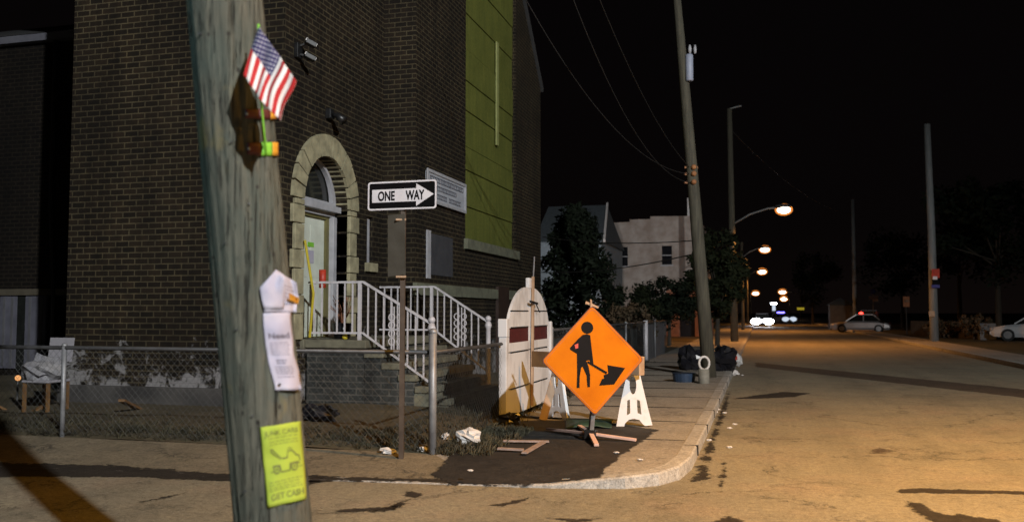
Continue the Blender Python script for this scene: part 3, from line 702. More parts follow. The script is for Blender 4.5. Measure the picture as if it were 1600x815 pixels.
# ------------------------------------------------------------------ stoop
st = T('staircase', 'stone stairs with brick sides climbing to the arched church door', 'stairs')
SY0, SY1 = 13.05, 16.05; LX = -6.0
mb = MB(); mb.box((TX + .065, SY0 + .03, -.05), (LX - .03, SY1 - .03, 1.03)); mb.build('base_wall', 'stoop_brick', st, uv=True)
mb = MB(); mb.box((TX - .3, AC - .82, 1.0), (TX + .06, AC + .82, 1.165)); mb.box((TX + .062, SY0 - .04, 1.032), (LX + .02, SY1 + .04, 1.16)); mb.build('landing', 'step_stone', st, bevel=.012)
for i in range(5):
    x0 = LX + .28 * i; z1 = 1.16 - .177 * (i + 1)
    mb = MB(); mb.box((x0 - .01 if i else x0 + .021 - .05, SY0, z1 - .1), (x0 + .3, SY1, z1)); mb.build('step', 'step_stone', st, bevel=.012)
    mb = MB(); mb.box((x0 - .02, SY0 + .03, -.05), (x0 + .26, SY1 - .03, z1 - .102)); mb.build('riser', 'stoop_brick' if i < 3 else 'step_stone', st, uv=True)
settle(st, (-5.6, 14.5, 0))
def railing(y, label, kx, ex, flip=1):
    t = T('stair_railing', label, 'railing')
    z0 = 1.165; zt = 2.08; zb = 1.27; zt2, zb2 = 1.42, .50
    zz = lambda x, a, b: a if x < kx else a + (b - a) * (x - kx) / (ex - kx)
    mb = MB(); mb.bar((TX + .06, y, zt), (kx, y, zt), .045, .035); mb.bar((kx, y, zt), (ex, y, zt2), .045, .035); mb.build('top_rail', 'white_metal', t)
    mb = MB(); mb.bar((TX + .06, y, zb), (kx, y, zb), .03, .03); mb.bar((kx, y, zb), (ex, y, zb2), .03, .03); mb.build('bottom_rail', 'white_metal', t)
    x = TX + .16; i = 0
    while x < ex - .06:
        if not (abs(x - (kx - .05)) < .05):
            mb = MB(); mb.bar((x, y, zz(x, zb, zb2)), (x, y, zz(x, zt, zt2)), .022, .022); mb.build('baluster', 'white_metal', t)
        x += .135; i += 1
    mb = MB(); mb.bar((kx - .06, y, z0 - .01), (kx - .06, y, zt), .05, .05); mb.build('post', 'white_metal', t)
    # cast scroll panel
    mb = MB(); xs = (kx + ex) / 2 - .02; zc = (zz(xs, zb, zb2) + zz(xs, zt, zt2)) / 2
    for dx in (-.07, .07):
        for dz in (-.19, -.065, .065, .19):
            mb.tube([(xs + dx + .05 * math.cos(a), y, zc + dz + .055 * math.sin(a)) for a in [i * math.pi / 6 for i in range(13)]], .011, 6, cap=False)
    for dx in (-.03, .03): mb.bar((xs + dx, y, zc - .36), (xs + dx, y, zc + .36), .016, .016)
    mb.build('scroll_panel', 'white_metal', t)
    mb = MB(); zb_ = .1; mb.tube([(ex, y, zb_), (ex, y, .5), (ex, y, .52), (ex, y, 1.3), (ex, y, 1.34), (ex, y, 1.36), (ex, y, 1.43)], [.05, .05, .045, .045, .065, .065, .04], 12); mb.sphere((ex, y, 1.48), .058, 12, 8)
    mb.build('newel_post', 'white_metal', t, smooth=True)
    return settle(t, (kx, y, 1.16))
railing(13.13, 'white iron stair railing on the near side of the church steps', -6.08, -4.92)
railing(15.95, 'white iron stair railing on the far side of the church steps', -5.92, -4.86)
# things on the stoop
ch1 = T('planter', 'dark planter with reddish dry twigs on the landing by the door', 'planter')
mb = MB(); mb.tube([(-6.75, 13.75, 1.165), (-6.75, 13.75, 1.42)], [.13, .17], 14); mb.build('pot', 'bag_black', ch1, smooth=True)
mb = MB()
for i in range(26):
    a = rnd.uniform(0, 6.28); q = Vector((-6.75, 13.75, 1.4)); e_ = q + Vector((math.cos(a) * rnd.uniform(.05, .25), math.sin(a) * rnd.uniform(.05, .25), rnd.uniform(.2, .5))); mb.tube([q, (q + e_) / 2 + Vector((.02, .02, .03)), e_], .006, 4)
mb.build('twigs', mat('twig_red', (.28, .12, .06), (.16, .07, .04), 6) and 'twig_red', ch1); settle(ch1, (-6.75, 13.75, 1.165))
mb = MB(); mb.tube([(-7.0, 13.1, 1.2), (-6.9, 13.02, 1.9), (-7.0, 12.9, 2.75)], .022, 8); tag(settle_mesh(mb.build('broom_handle', 'yellow_plastic'), (-7, 13.1, 1.2)), 'yellow pole leaning against the wall beside the church door', 'pole')
mb = MB(); mb.sphere((-6.45, 13.25, 1.2), (.05, .05, .045)); tag(settle_mesh(mb.build('ball', 'yellow_plastic', smooth=True), (-6.45, 13.25, 1.165)), 'small yellow ball on the edge of the stair landing', 'ball')
mb = MB(); mb.tube([(-6.95, 13.42, 2.0), (-6.95, 13.42, 2.3)], [.06, .06], 10); tag(settle_mesh(mb.build('fire_extinguisher', 'litter_red', smooth=True), (-6.95, 13.42, 2.0)), 'small red canister hanging in the church doorway', 'canister')

# ------------------------------------------------------------------ chain link fences
def mesh_panel(mb, p0, p1, z0, z1, sp=.062, r_=.0018):
    p0, p1 = Vector(p0), Vector(p1); L = (p1 - p0).length; d = (p1 - p0) / L; H = z1 - z0; nrm = Vector((-d.y, d.x, 0))
    st_ = sp * 1.414; x = -H
    while x < L:
        for sg in (1, -1):
            xa, xb = (x, x + H) if sg > 0 else (x + H, x)
            a0, b0, za, zb = xa, xb, 0, H
            pts = [(a0, za), (b0, zb)]
            out = []
            for (xx, zz) in pts:
                if xx < 0: zz = zz + (0 - xx) * (1 if sg > 0 else -1); xx = 0
                if xx > L: zz = zz + (L - xx) * (1 if sg > 0 else -1); xx = L
                out.append((xx, min(max(zz, 0), H)))
            (xa, za), (xb, zb) = out
            if abs(xa - xb) < .01: continue
            A = p0 + d * xa + Vector((0, 0, z0 + za)) + nrm * .002 * sg; B = p0 + d * xb + Vector((0, 0, z0 + zb)) + nrm * .002 * sg
            mb.tube([A, B], r_, 3, cap=False)
        x += st_
def chain_fence(name, label, p0, p1, posts, z0=.1, h=1.07, tall_end=None, rail='dark_rail', postm='galv', base=None, skip=()):
    t = T(name, label, 'fence'); p0, p1 = Vector(p0), Vector(p1)
    mb = MB(); mesh_panel(mb, p0, p1, z0 + .04, z0 + h); mb.build('wire_mesh', 'wire_mesh', t)
    mb = MB(); mb.tube([p0 + Vector((0, 0, z0 + h)), p1 + Vector((0, 0, z0 + h))], .024, 8); mb.build('top_rail', rail, t, smooth=True)
    for f in posts:
        q = p0.lerp(p1, f); mb = MB(); mb.tube([(q.x, q.y, z0 - .05), (q.x, q.y, z0 + h + .02)], .03, 10); mb.sphere((q.x, q.y, z0 + h + .03), (.036, .036, .03), 10, 6); mb.build('post', postm, t, smooth=True)
    return settle(t, base or p0)
fy = 9.1
chain_fence('chain_link_fence', 'low chain link fence in front of the brick church along the side pavement', (-16, fy, 0), (-3.42, fy, 0), [(16 - 12.2) / 12.58, (16 - 8.16) / 12.58, (16 - 5.3) / 12.58])
chain_fence('chain_link_fence', 'short chain link fence between the corner post and the white gate', (-3.38, 9.14, 0), (-3.38, 11.7, 0), [])
chain_fence('chain_link_fence', 'long chain link fence running beyond the white gate along the main pavement', (-3.38, 14.75, 0), (-3.38, 34, 0), [.0, .25, .45, .8], h=1.2)
mb = MB(); mb.tube([(-3.38, 9.06, .05), (-3.38, 9.06, 1.38)], .042, 12); mb.sphere((-3.38, 9.06, 1.39), (.05, .05, .04)); tag(settle_mesh(mb.build('corner_post', 'galv', smooth=True), (-3.38, 9.06, .1)), 'pale galvanised corner post where the two chain link fences meet', 'fence post')
mb = MB(); mb.tube([(-3.38, 27.6, .05), (-3.38, 27.6, 1.35)], .075, 12); tag(settle_mesh(mb.build('fence_post', 'white_metal', smooth=True), (-3.38, 27.6, .1)), 'white post standing far along the fence behind the work sign', 'fence post')
mb = MB(); mb.box((-3.5, 28.0, .08), (-3.42, 33.6, 1.2)); tag(settle_mesh(mb.build('board_fence', mat('fence_board', (.18, .2, .23), (.1, .11, .13), 2, .8, stretch=(1, 6, .4)) and 'fence_board'), (-3.46, 30, .1)), 'grey board fence section farthest along the pavement', 'fence')
mb = MB(); mb.grid(lambda s_, t_: (-3.62 + .03 * mn.noise(Vector((s_ * 30, t_ * 3, 0))), 15 + s_ * 12.4, .15 + t_ * 1.0), 60, 4); solid(tag(mb.build('privacy_screen', mat('screen_grey', (.04, .05, .048), (.02, .026, .025), 2, .8, stretch=(1, 3, 1)) and 'screen_grey'), 'dark screening sheet hung along the chain link fence beyond the gate', 'screen'), .006)

# white double gate
gt = T('gate', 'white double gate with rounded top and maroon panels', 'gate')
GX, G0, G1 = -3.38, 11.98, 14.45; GC = (G0 + G1) / 2
def top_z(y):
    q = abs(y - GC) / ((G1 - G0) / 2)
    return 1.43 + .55 * (1 - min(1, (q / 1.0)) ** 2.4) ** .75 if q < 1 else 1.43
for (y0, y1) in ((G0, GC - .012), (GC + .012, G1)):
    ys = [y0 + (y1 - y0) * i / 14 for i in range(15)]
    lm = MB(); bands = [(.16, .50), (.515, 1.02), (1.035, 1.185), (1.19, 1.34)]
    for z0, z1 in ((.16, .52), (.535, 1.03), (1.045, 1.17)): lm.box((GX - .02, y0, z0), (GX + .02, y1, z1))
    put(lm, poly2d([(y0, 1.38), (y1, 1.38)] + [(y, max(1.40, top_z(y))) for y in reversed(ys)], (), .04), fx(GX))
    lm.box((GX - .02, y0, 1.17), (GX + .018, y0 + .06, 1.38)); lm.box((GX - .02, y1 - .06, 1.17), (GX + .018, y1, 1.38))
    lf = lm.build('leaf', 'gate_white', gt, bevel=.005)
    mb = MB(); mb.box((GX - .015, y0 + .062, 1.172), (GX + .01, y1 - .062, 1.378)); mb.build('maroon_panel', 'maroon', lf)
    mb = MB()
    for z0 in (.527, 1.037, 1.385, 1.62): mb.bar((GX + .024, y0 + .12, z0), (GX + .024, y1 - .12, z0), .006, .016)
    mb.build('strap', 'black_metal', lf)
mb = MB(); mb.box((GX - .055, G0 - .22, .05), (GX + .055, G0 - .10, 1.50)); mb.box((GX - .065, G0 - .23, 1.26), (GX + .065, G0 - .09, 1.51)); mb.build('post', 'gate_white', gt, bevel=.01)
mb = MB(); mb.box((GX - .03, G0 - .07, .12), (GX + .03, G0 - .012, 1.45)); mb.build('stile', 'gate_white', gt, bevel=.008)
mb = MB(); mb.box((GX - .05, G1 + .04, .05), (GX + .05, G1 + .14, 1.45)); mb.build('post', 'gate_white', gt, bevel=.01)
mb = MB(); mb.bar((GX + .05, GC - .02, .2), (GX + .05, GC + .06, 2.14), .05, .035, (1, 0, 0)); mb.build('centre_bar', 'pale_wood', gt)
mb = MB(); mb.tube([(GX + .05, GC + .06, 2.1), (GX + .06, GC + .1, 2.45)], .012, 6); mb.build('rod', 'galv', gt)
mb = MB(); mb.box((GX - .03, GC - .09, 1.96), (GX + .03, GC + .09, 2.12)); mb.build('finial', 'gate_white', gt, bevel=.01)
mb = MB(); mb.bar((GX + .08, GC - .25, 1.76), (GX + .08, GC + .22, 1.73), .02, .035); mb.bar((GX + .08, GC + .1, 1.74), (GX + .08, GC + .36, 1.60), .012, .014); mb.build('latch', 'black_metal', gt)
settle(gt, (GX, GC, .1))

# ------------------------------------------------------------------ one way sign
ow = T('one_way_sign', 'black and white ONE WAY arrow sign on a brown steel post', 'street sign')
ob = P(627, 712, .1)
def ow_pt(u, v): return PD(u, v, (ob - CAM).dot(CAMF))
dep = (ob - CAM).dot(CAMF)
o_ = PD(628, 305, dep); ex = (PD(687, 303, dep * .985) - PD(568, 308, dep * 1.015)); ey = Vector((0, 0, 1)); ey = (ey - ex.normalized() * ey.dot(ex.normalized())).normalized()
fr = frame(o_, ex, ey); n_ = ex.normalized().cross(ey)
W, H = .395, .15
def rrect(w, h, r_, n=6):
    out = []
    for cx, cy, a0 in ((w - r_, h - r_, 0), (-w + r_, h - r_, 90), (-w + r_, -h + r_, 180), (w - r_, -h + r_, 270)):
        for i in range(n + 1): a = R(a0 + 90 * i / n); out.append((cx + r_ * math.cos(a), cy + r_ * math.sin(a)))
    return out
mb = MB(); put(mb, poly2d(rrect(W, H, .03), (), .004), fr); mb.build('panel', 'sign_black', ow)
mb = MB(); put(mb, poly2d(rrect(W, H, .03), [rrect(W - .017, H - .017, .02)], .002), fr, dz=.0045); mb.build('border', 'sign_white', ow)
mb = MB(); put(mb, poly2d([(-.345, -.068), (.165, -.068), (.165, -.118), (.365, .0), (.165, .118), (.165, .068), (-.345, .068)], (), .002), fr, dz=.0045); mb.build('arrow', 'sign_white', ow)
mb = MB()
for tx, x0, wd in (('ONE', -.275, .195), ('WAY', .05, .215)):
    vs, fs = text2d(tx, .14, .0015, .004); w = max(v.x for v in vs) - min(v.x for v in vs); hh = max(v.y for v in vs)
    mb.add([fr(x0 + v.x * wd / w, v.y * .098 / hh - .049, .0075 + v.z) for v in vs], fs)
mb.build('lettering', 'sign_black', ow)
mb = MB(); pt = fr(0, 0, -.03); ptop = Vector((ob.x, ob.y, fr(0, -.13, 0).z)) 
back = Vector((ob.x, ob.y, 0)) - n_ * 0
ax = fr(0, 0, -.04)
mb.bar((ob.x, ob.y, .02), (ax.x, ax.y, fr(0, .1).z), .05, .06, CAMF); mb.build('post', 'brown_steel', ow)
# second plate seen from behind / edge on, left of the post
d2 = dep + .03
v4 = [PD(606, 336, d2), PD(632, 334, d2 - .1), PD(634, 429, d2 - .1), PD(606, 432, d2)]
mb = MB(); mb.add(v4 + [q + CAMF * .004 for q in v4], [(0, 1, 2, 3), (7, 6, 5, 4), (0, 4, 5, 1), (1, 5, 6, 2), (2, 6, 7, 3), (3, 7, 4, 0)]); mb.build('lower_plate', 'sign_back', ow)
for vv in (343, 432):
    q = PD(627, vv, dep - .045); mb = MB(); mb.bar(q - CAMR * .055, q + CAMR * .05, .02, .02); mb.build('clamp', 'pale_wood', ow)
settle(ow, (ob.x, ob.y, .1))

# ------------------------------------------------------------------ road works sign
rw = T('road_work_sign', 'orange diamond road work sign with a digging worker on a folding stand', 'road sign')
sbp = P(923, 684, .14)
yaw = R(32)
ex = Vector((math.cos(yaw), math.sin(yaw), 0)); nrm = Vector((ex.y, -ex.x, 0)); ey = (Vector((0, 0, 1)) - nrm * .06).normalized()
ctr = PD(925.5, 562, (sbp - CAM).dot(CAMF)) + nrm * .03
fr = frame(ctr, ex, ey); hd = .635
def dia(h): return [(0, -h), (h, 0), (0, h), (-h, 0)]
def rdia(h, r_=.04):
    out = []
    for k in range(4):
        a = R(-90 + 90 * k); c = (math.cos(a) * (h - r_ * 1.414), math.sin(a) * (h - r_ * 1.414))
        for i in range(7): b = a - R(45) + R(90 * i / 6); out.append((c[0] + r_ * math.cos(b), c[1] + r_ * math.sin(b)))
    return out
mb = MB(); put(mb, poly2d(rdia(hd), (), .012), fr); mb.build('panel', 'sign_edge', rw)
mb = MB(); put(mb, poly2d(rdia(hd - .012), (), .003), fr, dz=.0085); mb.build('orange_face', 'sign_orange', rw)
mb = MB(); put(mb, poly2d(rdia(hd - .03), [rdia(hd - .045)], .002), fr, dz=.0112); mb.build('border', mat('orange_line', (.45, .12, .006), None, 5) and 'orange_line', rw)
def cs(x, y): return ((x - 500) / 183 * hd, (388 - y) / 215 * hd)
mb = MB()
body = [(463, 289), (478, 286), (490, 290), (493, 330), (499, 402), (491, 405), (485, 388), (473, 390), (481, 412), (486, 445), (484, 492), (475, 492), (473, 447), (460, 412), (455, 416), (449, 450), (447, 494), (437, 494), (440, 440), (441, 362), (417, 346), (417, 339), (447, 304)]
put(mb, poly2d([cs(*p) for p in body], (), .002), fr, dz=.0125)
put(mb, poly2d([(cs(480, 261)[0] + .075 * math.cos(a), cs(480, 261)[1] + .07 * math.sin(a)) for a in [i * math.pi / 12 for i in range(24)]], (), .002), fr, dz=.0125)
put(mb, poly2d([cs(*p) for p in [(474, 396), (480, 391), (548, 436), (543, 443)]], (), .002), fr, dz=.0155)
put(mb, poly2d([cs(*p) for p in [(549, 408), (613, 421), (594, 449), (571, 484), (517, 487), (528, 462), (536, 460), (534, 447), (551, 441)]], (), .002), fr, dz=.0125)
mb.build('worker_symbol', 'sign_black', rw)
mb = MB(); put(mb, poly2d([cs(433, 327), cs(446, 322), cs(446, 340), cs(436, 343)], (), .001), fr, dz=.0150); mb.build('sticker', 'litter_red', rw)
mb = MB(); put(mb, poly2d([(-.012, .6), (.012, .6), (.008, .70), (-.012, .71)], (), .015), fr, dz=-.02); put(mb, poly2d([(-.07, .655), (.0, .635), (.09, .60), (.1, .62), (.0, .665), (-.06, .685)], (), .015), fr, dz=-.035); mb.build('top_bracket', 'pale_wood', rw)
mb = MB(); mb.bar(fr(0, .6, -.03), fr(0, -.6, -.03), .03, .012, nrm); mb.bar(fr(.58, 0, -.02), fr(-.58, 0, -.02), .012, .03); mb.build('cross_brace', 'dark_metal', rw)
foot = Vector((sbp.x, sbp.y, .2))
mb = MB(); mb.bar(fr(0, -.52, -.035), foot, .05, .05); mb.build('mast', 'galv', rw)
mb = MB(); mb.box((foot.x - .07, foot.y - .06, .13), (foot.x + .07, foot.y + .06, .24)); mb.build('base_block', 'black_metal', rw, bevel=.01)
for u, v in ((855, 669), (994, 686), (932, 694), (905, 664)):
    mb = MB(); q = P(u, v, .15); s_ = foot.lerp(q, .08); s_.z = .19; mb.bar(s_, (q.x, q.y, .145), .055, .03); mb.build('leg', 'leg_pink', rw, bevel=.004)
settle(rw, (foot.x, foot.y, .12))

# ------------------------------------------------------------------ barricade behind the sign
bc = T('barricade', 'plank barricade on two white plastic A frames behind the orange sign', 'barricade')
def aframe(o, ex, hgt=.765):
    fr = frame(o, ex, (0, 0, 1)); mb = MB(); k = hgt / 245
    c = lambda x, y: ((x - 678) * k, (674 - y) * k)
    outer = [(603, 674), (634, 676), (640, 655), (655, 640), (677, 634), (700, 640), (714, 657), (722, 664), (753, 660), (735, 590), (712, 490), (700, 436), (652, 438), (640, 490), (618, 590)]
    put(mb, poly2d([c(*p) for p in outer], [[c(*p) for p in ell(674, 497, 14, 38)], [c(*p) for p in [(650, 560), (661, 556), (662, 612), (648, 622)]], [c(*p) for p in [(690, 556), (702, 560), (708, 618), (692, 612)]]], .05), fr)
    return mb
bl, br = P(872, 655, .1), P(991, 668, .1)
aframe(br, (math.cos(R(8)), math.sin(R(8)), 0)).build('a_frame', 'plastic_white', bc, bevel=.012)
aframe(bl + Vector((0, 0, .0)), (math.cos(R(-40)), math.sin(R(-40)), 0)).build('a_frame', 'plastic_white', bc, bevel=.012)
pl, pr = PD(832, 560, 12.75), PD(1002, 571, 11.55)
mb = MB(); mb.bar(pl, pr, .05, .22); mb.build('board', 'board_wood', bc, bevel=.006)
mb = MB(); q1, q2 = PD(982, 570, 11.66), PD(1003, 571.5, 11.50); mb.bar(q1, q2, .11, .24); mb.build('board_end', 'pale_wood', bc, bevel=.006)
settle(bc, (br + bl) / 2)
for (u0, v0, u1, v1, lb) in ((848, 656, 868, 585, 'weathered slanting plank propped against the left barricade frame'),):
    mb = MB(); a_, b_ = P(u0, v0, .1), PD(u1, v1, 12.7); mb.bar(a_, b_, .11, .04, CAMF); tag(settle_mesh(mb.build('plank', 'pale_wood'), a_), lb, 'plank')
mb = MB()
def tarp(s_, t_):
    q = P(884 + 72 * s_, 668 - 14 * t_, .13); return q + Vector((0, 0, .05 * (1 + mn.noise(Vector((s_ * 5, t_ * 3, 2)))) * math.sin(math.pi * s_) * math.sin(math.pi * min(1, t_ + .15))))
mb.grid(tarp, 24, 10); solid(tag(mb.build('tarp', 'tarp_green', smooth=True), 'crumpled dark green tarp on the ground behind the sign stand', 'tarp'), .006)
# splintered sticks on the patch
for (u0, v0, u1, v1, w, lb) in ((786, 688, 858, 689, .06, 'thin pale stick lying across the fresh asphalt patch'), (819, 707, 849, 690, .06, 'short slanting pale stick on the fresh asphalt patch'), (778, 700, 818, 702, .07, 'broken pinkish lath nearest the fence on the asphalt patch')):
    mb = MB(); mb.bar(P(u0, v0, .145), P(u1, v1, .14), w, .018); o = mb.build('stick', mat('dust_pink', (.30, .23, .2), (.2, .15, .13), 8) and 'dust_pink'); tag(settle_mesh(o, P(u0, v0, .13)), lb, 'stick')

# ------------------------------------------------------------------ litter
def crumple(name, c, rr_, m, label, cat, group=None, seed=0):
    mb = MB(); o = Vector((seed * 1.7, seed * .9, 0)); c = Vector(c)
    mb.sphere(o, rr_, 14, 9, jit=.55)
    mb.v = [v - o for v in mb.v]
    ob = mb.build(name, m); ob.location = c + Vector((0, 0, rr_[2] * .75)); return tag(ob, label, cat, group)
crumple('plastic_bag', P(733, 690, .14), (.13, .1, .085), 'litter_white', 'crumpled white plastic bag in the weeds at the fence corner', 'bag', seed=1)
crumple('paper_scrap', P(660, 705, .1), (.05, .04, .03), 'litter_white', 'bright white scrap just left of the fence corner post', 'litter', seed=2)
crumple('paper_scrap', P(605, 707, .1), (.1, .05, .03), 'litter_white', 'flat pale scrap at the foot of the one way sign post', 'litter', seed=3)
crumple('paper_scrap', P(697, 690, .12), (.05, .05, .06), 'litter_white', 'small pale scrap right of the fence corner post', 'litter', seed=4)
crumple('trash_bag', P(796, 663, .1), (.14, .14, .09), 'bag_black', 'small black bag on the ground beside the white gate post', 'bag', seed=5)
crumple('trash_bag', P(496, 664, .1) , (.3, .22, .16), 'bag_black', 'dark bag lying behind the fence below the church stairs', 'bag', seed=6)
crumple('trash_bag', P(1078, 578, .1), (.34, .3, .34), 'bag_black', 'black trash bag left of the white ring by the leaning pole', 'trash bag', seed=7)
crumple('trash_bag', P(1131, 580, .1), (.33, .3, .36), 'bag_black', 'bulging black trash bag right of the white ring at the kerb', 'trash bag', seed=8)
crumple('plastic_bag', P(1152, 569, .1), (.14, .14, .17), 'litter_white', 'grey white bag leaning on the trash pile at the kerb', 'bag', seed=9)
crumple('red_cup', P(1146, 562, .32), (.11, .08, .07), 'litter_red', 'red wrapper on top of the trash pile at the kerb', 'litter', seed=10)
crumple('plastic_bottle', P(1146, 585, .02), (.13, .07, .06), 'litter_white', 'white plastic jug lying in the gutter below the trash bags', 'bottle', seed=11)
for i, (u, v) in enumerate(((1140, 669), (1148, 663), (1108, 688), (1118, 644), (1122, 640), (1140, 699), (1160, 586), (1132, 645))):
    crumple('paper_scrap', P(u, v, .0), (.035, .02, .012), 'litter_white', 'tiny white scrap lying in the gutter along the main kerb', 'litter', 'white scraps in the gutter', seed=20 + i)
for i, (u, v) in enumerate(((963, 707), (735, 735), (1000, 718))):
    crumple('paper_scrap', P(u, v, .13), (.03, .02, .008), 'litter_white', 'small white scrap on or beside the dark asphalt patch', 'litter', 'scraps at the asphalt patch', seed=40 + i)
mb = MB(); q = P(1069, 597, .1); mb.tube([(q.x, q.y, .1), (q.x, q.y, .3), (q.x, q.y, .302)], [.22, .25, .26], 20); o = mb.build('tub', 'tub_blue', smooth=False); tag(settle_mesh(o, (q.x, q.y, .1)), 'dark blue round tub on the pavement near the leaning pole', 'tub')
rg = T('ring_post', 'grey stub post with an upright white ring standing before the leaning pole', 'post')
q = P(1100, 600, .1); mb = MB(); mb.tube([(q.x, q.y, .05), (q.x, q.y, .42)], [.12, .11], 16); mb.build('stub', 'grey_post', rg, smooth=True)
mb = MB(); cx = Vector((q.x + .01, q.y - .02, .54)); mb.tube([cx + CAMR * .105 * math.cos(a) + Vector((0, 0, .135 * math.sin(a))) for a in [i * math.pi / 12 for i in range(25)]], .026, 8, cap=False); mb.build('ring', 'white_paint', rg, smooth=True)
settle(rg, (q.x, q.y, .1))
q = P(1114, 578, .1); mb = MB(); mb.box((q.x - .1, q.y - .08, .1), (q.x + .1, q.y + .08, .34)); tag(settle_mesh(mb.build('box', 'board_wood', bevel=.01), (q.x, q.y, .1)), 'small brown carton between the white ring and the right trash bag', 'box')
# yard clutter at the left
yb = T('chair', 'pale plastic chair heaped with white cloth behind the fence at left', 'chair')
q = P(78, 640, .15); q = Vector((q.x, 12.2 - .9, .15)); q = PY(78, 600, 11.2); qx = q.x
mb = MB(); mb.grid(lambda s_, t_: (qx - .17 + .42 * s_, 11.35 + .05 * t_, .85 + .36 * t_), 6, 4); solid(mb.build('backrest', mat('chair_plastic', (.3, .29, .31), (.24, .23, .25), 5, .6) and 'chair_plastic', yb), .03)
mb = MB(); mb.box((qx - .25, 10.9, .56), (qx + .25, 11.36, .6)); mb.build('seat', 'chair_plastic', yb, bevel=.02)
for dx in (-.21, .21):
    for yy in (10.94, 11.32): mb = MB(); mb.bar((qx + dx, yy, .1), (qx + dx, yy, .56), .04, .04); mb.build('leg', 'board_wood', yb)
settle(yb, (qx, 11.15, .12))
mb = MB(); mb.sphere((0, 0, 0), (.32, .24, .2), 16, 10, jit=.5); o = mb.build('cloth_pile', [(mat('cloth_dim', (.26, .25, .25), (.18, .18, .2), 5, .9) and 'cloth_dim')], smooth=False); o.location = (qx - .02, 11.1, .74); tag(o, 'crumpled white cloth heaped on the chair behind the fence', 'cloth')
for (u0, v0, u1, v1, lb) in ((20, 660, 75, 630, 'rough plank slanting up towards the plastic chair'), (-20, 625, 35, 655, 'rough plank lying low at the far left behind the fence'), (190, 625, 240, 650, 'thin board leaning on the church plinth')):
    a_, b_ = PY(u0, v0, 10.8), PY(u1, v1, 11.3 if u0 < 100 else 12.1); mb = MB(); mb.bar(a_, b_, .09, .035); tag(settle_mesh(mb.build('plank', 'board_wood'), a_), lb, 'plank')
a_, b_ = PY(100, 656, 11.4), PY(310, 662, 11.4); mb = MB(); mb.bar((a_.x, 11.4, a_.z), (b_.x, 11.4, b_.z), .12, .05); tag(settle_mesh(mb.build('beam', mat('beam_tan', (.19, .16, .1), (.12, .1, .06), 5) and 'beam_tan'), a_), 'long pale timber lying along the foot of the church wall', 'timber')
q = PY(28, 590, 11.6); mb = MB(); mb.tube([(q.x, q.y, .1), (q.x, q.y, q.z - .05)], .015, 6); gl = T('marker_lamp', 'tiny amber light on a stake behind the fence at far left', 'lamp'); mb.build('stake', 'dark_metal', gl); mb = MB(); mb.sphere((q.x, q.y, q.z), .045); mb.build('lens', 'amber_dot', gl); settle(gl, (q.x, q.y, .1))

# grass and weeds
def tufts(name, spots, m, hmin, hmax, label):
    mb = MB()
    for (x, y, z) in spots:
        for _ in range(rnd.randint(5, 9)):
            a = rnd.uniform(0, 6.28); h = rnd.uniform(hmin, hmax); l = rnd.uniform(.02, .09); w = rnd.uniform(.004, .009)
            b = Vector((x + rnd.uniform(-.05, .05), y + rnd.uniform(-.05, .05), z)); t_ = Vector((math.cos(a), math.sin(a), 0)); sd = Vector((-t_.y, t_.x, 0)) * w
            mb.add([b - sd, b + sd, b + t_ * l * .5 + sd * .6 + Vector((0, 0, h * .7)), b + t_ * l + Vector((0, 0, h))], [(0, 1, 2, 3)])
    return tag(mb.build(name, m), label, 'grass', kind='stuff')
spots = []
for _ in range(1100):
    x = rnd.uniform(-14, -3.45); y = 9.1 + abs(rnd.gauss(0, .55)); spots.append((x, min(y, 12), .11 + .05 * (y > 9.25)))
for _ in range(260): spots.append((rnd.uniform(-3.4, -2.75), rnd.uniform(9.0, 11.2), .1))
for _ in range(300): spots.append((-3.38 + rnd.gauss(0, .12), rnd.uniform(9.1, 28), .1))
for _ in range(200): spots.append((rnd.uniform(-4.4, -3.4), rnd.uniform(9.2, 15), .15))
tufts('grass', spots, 'grass', .02, .10, 'weeds and thin grass along the chain link fence')

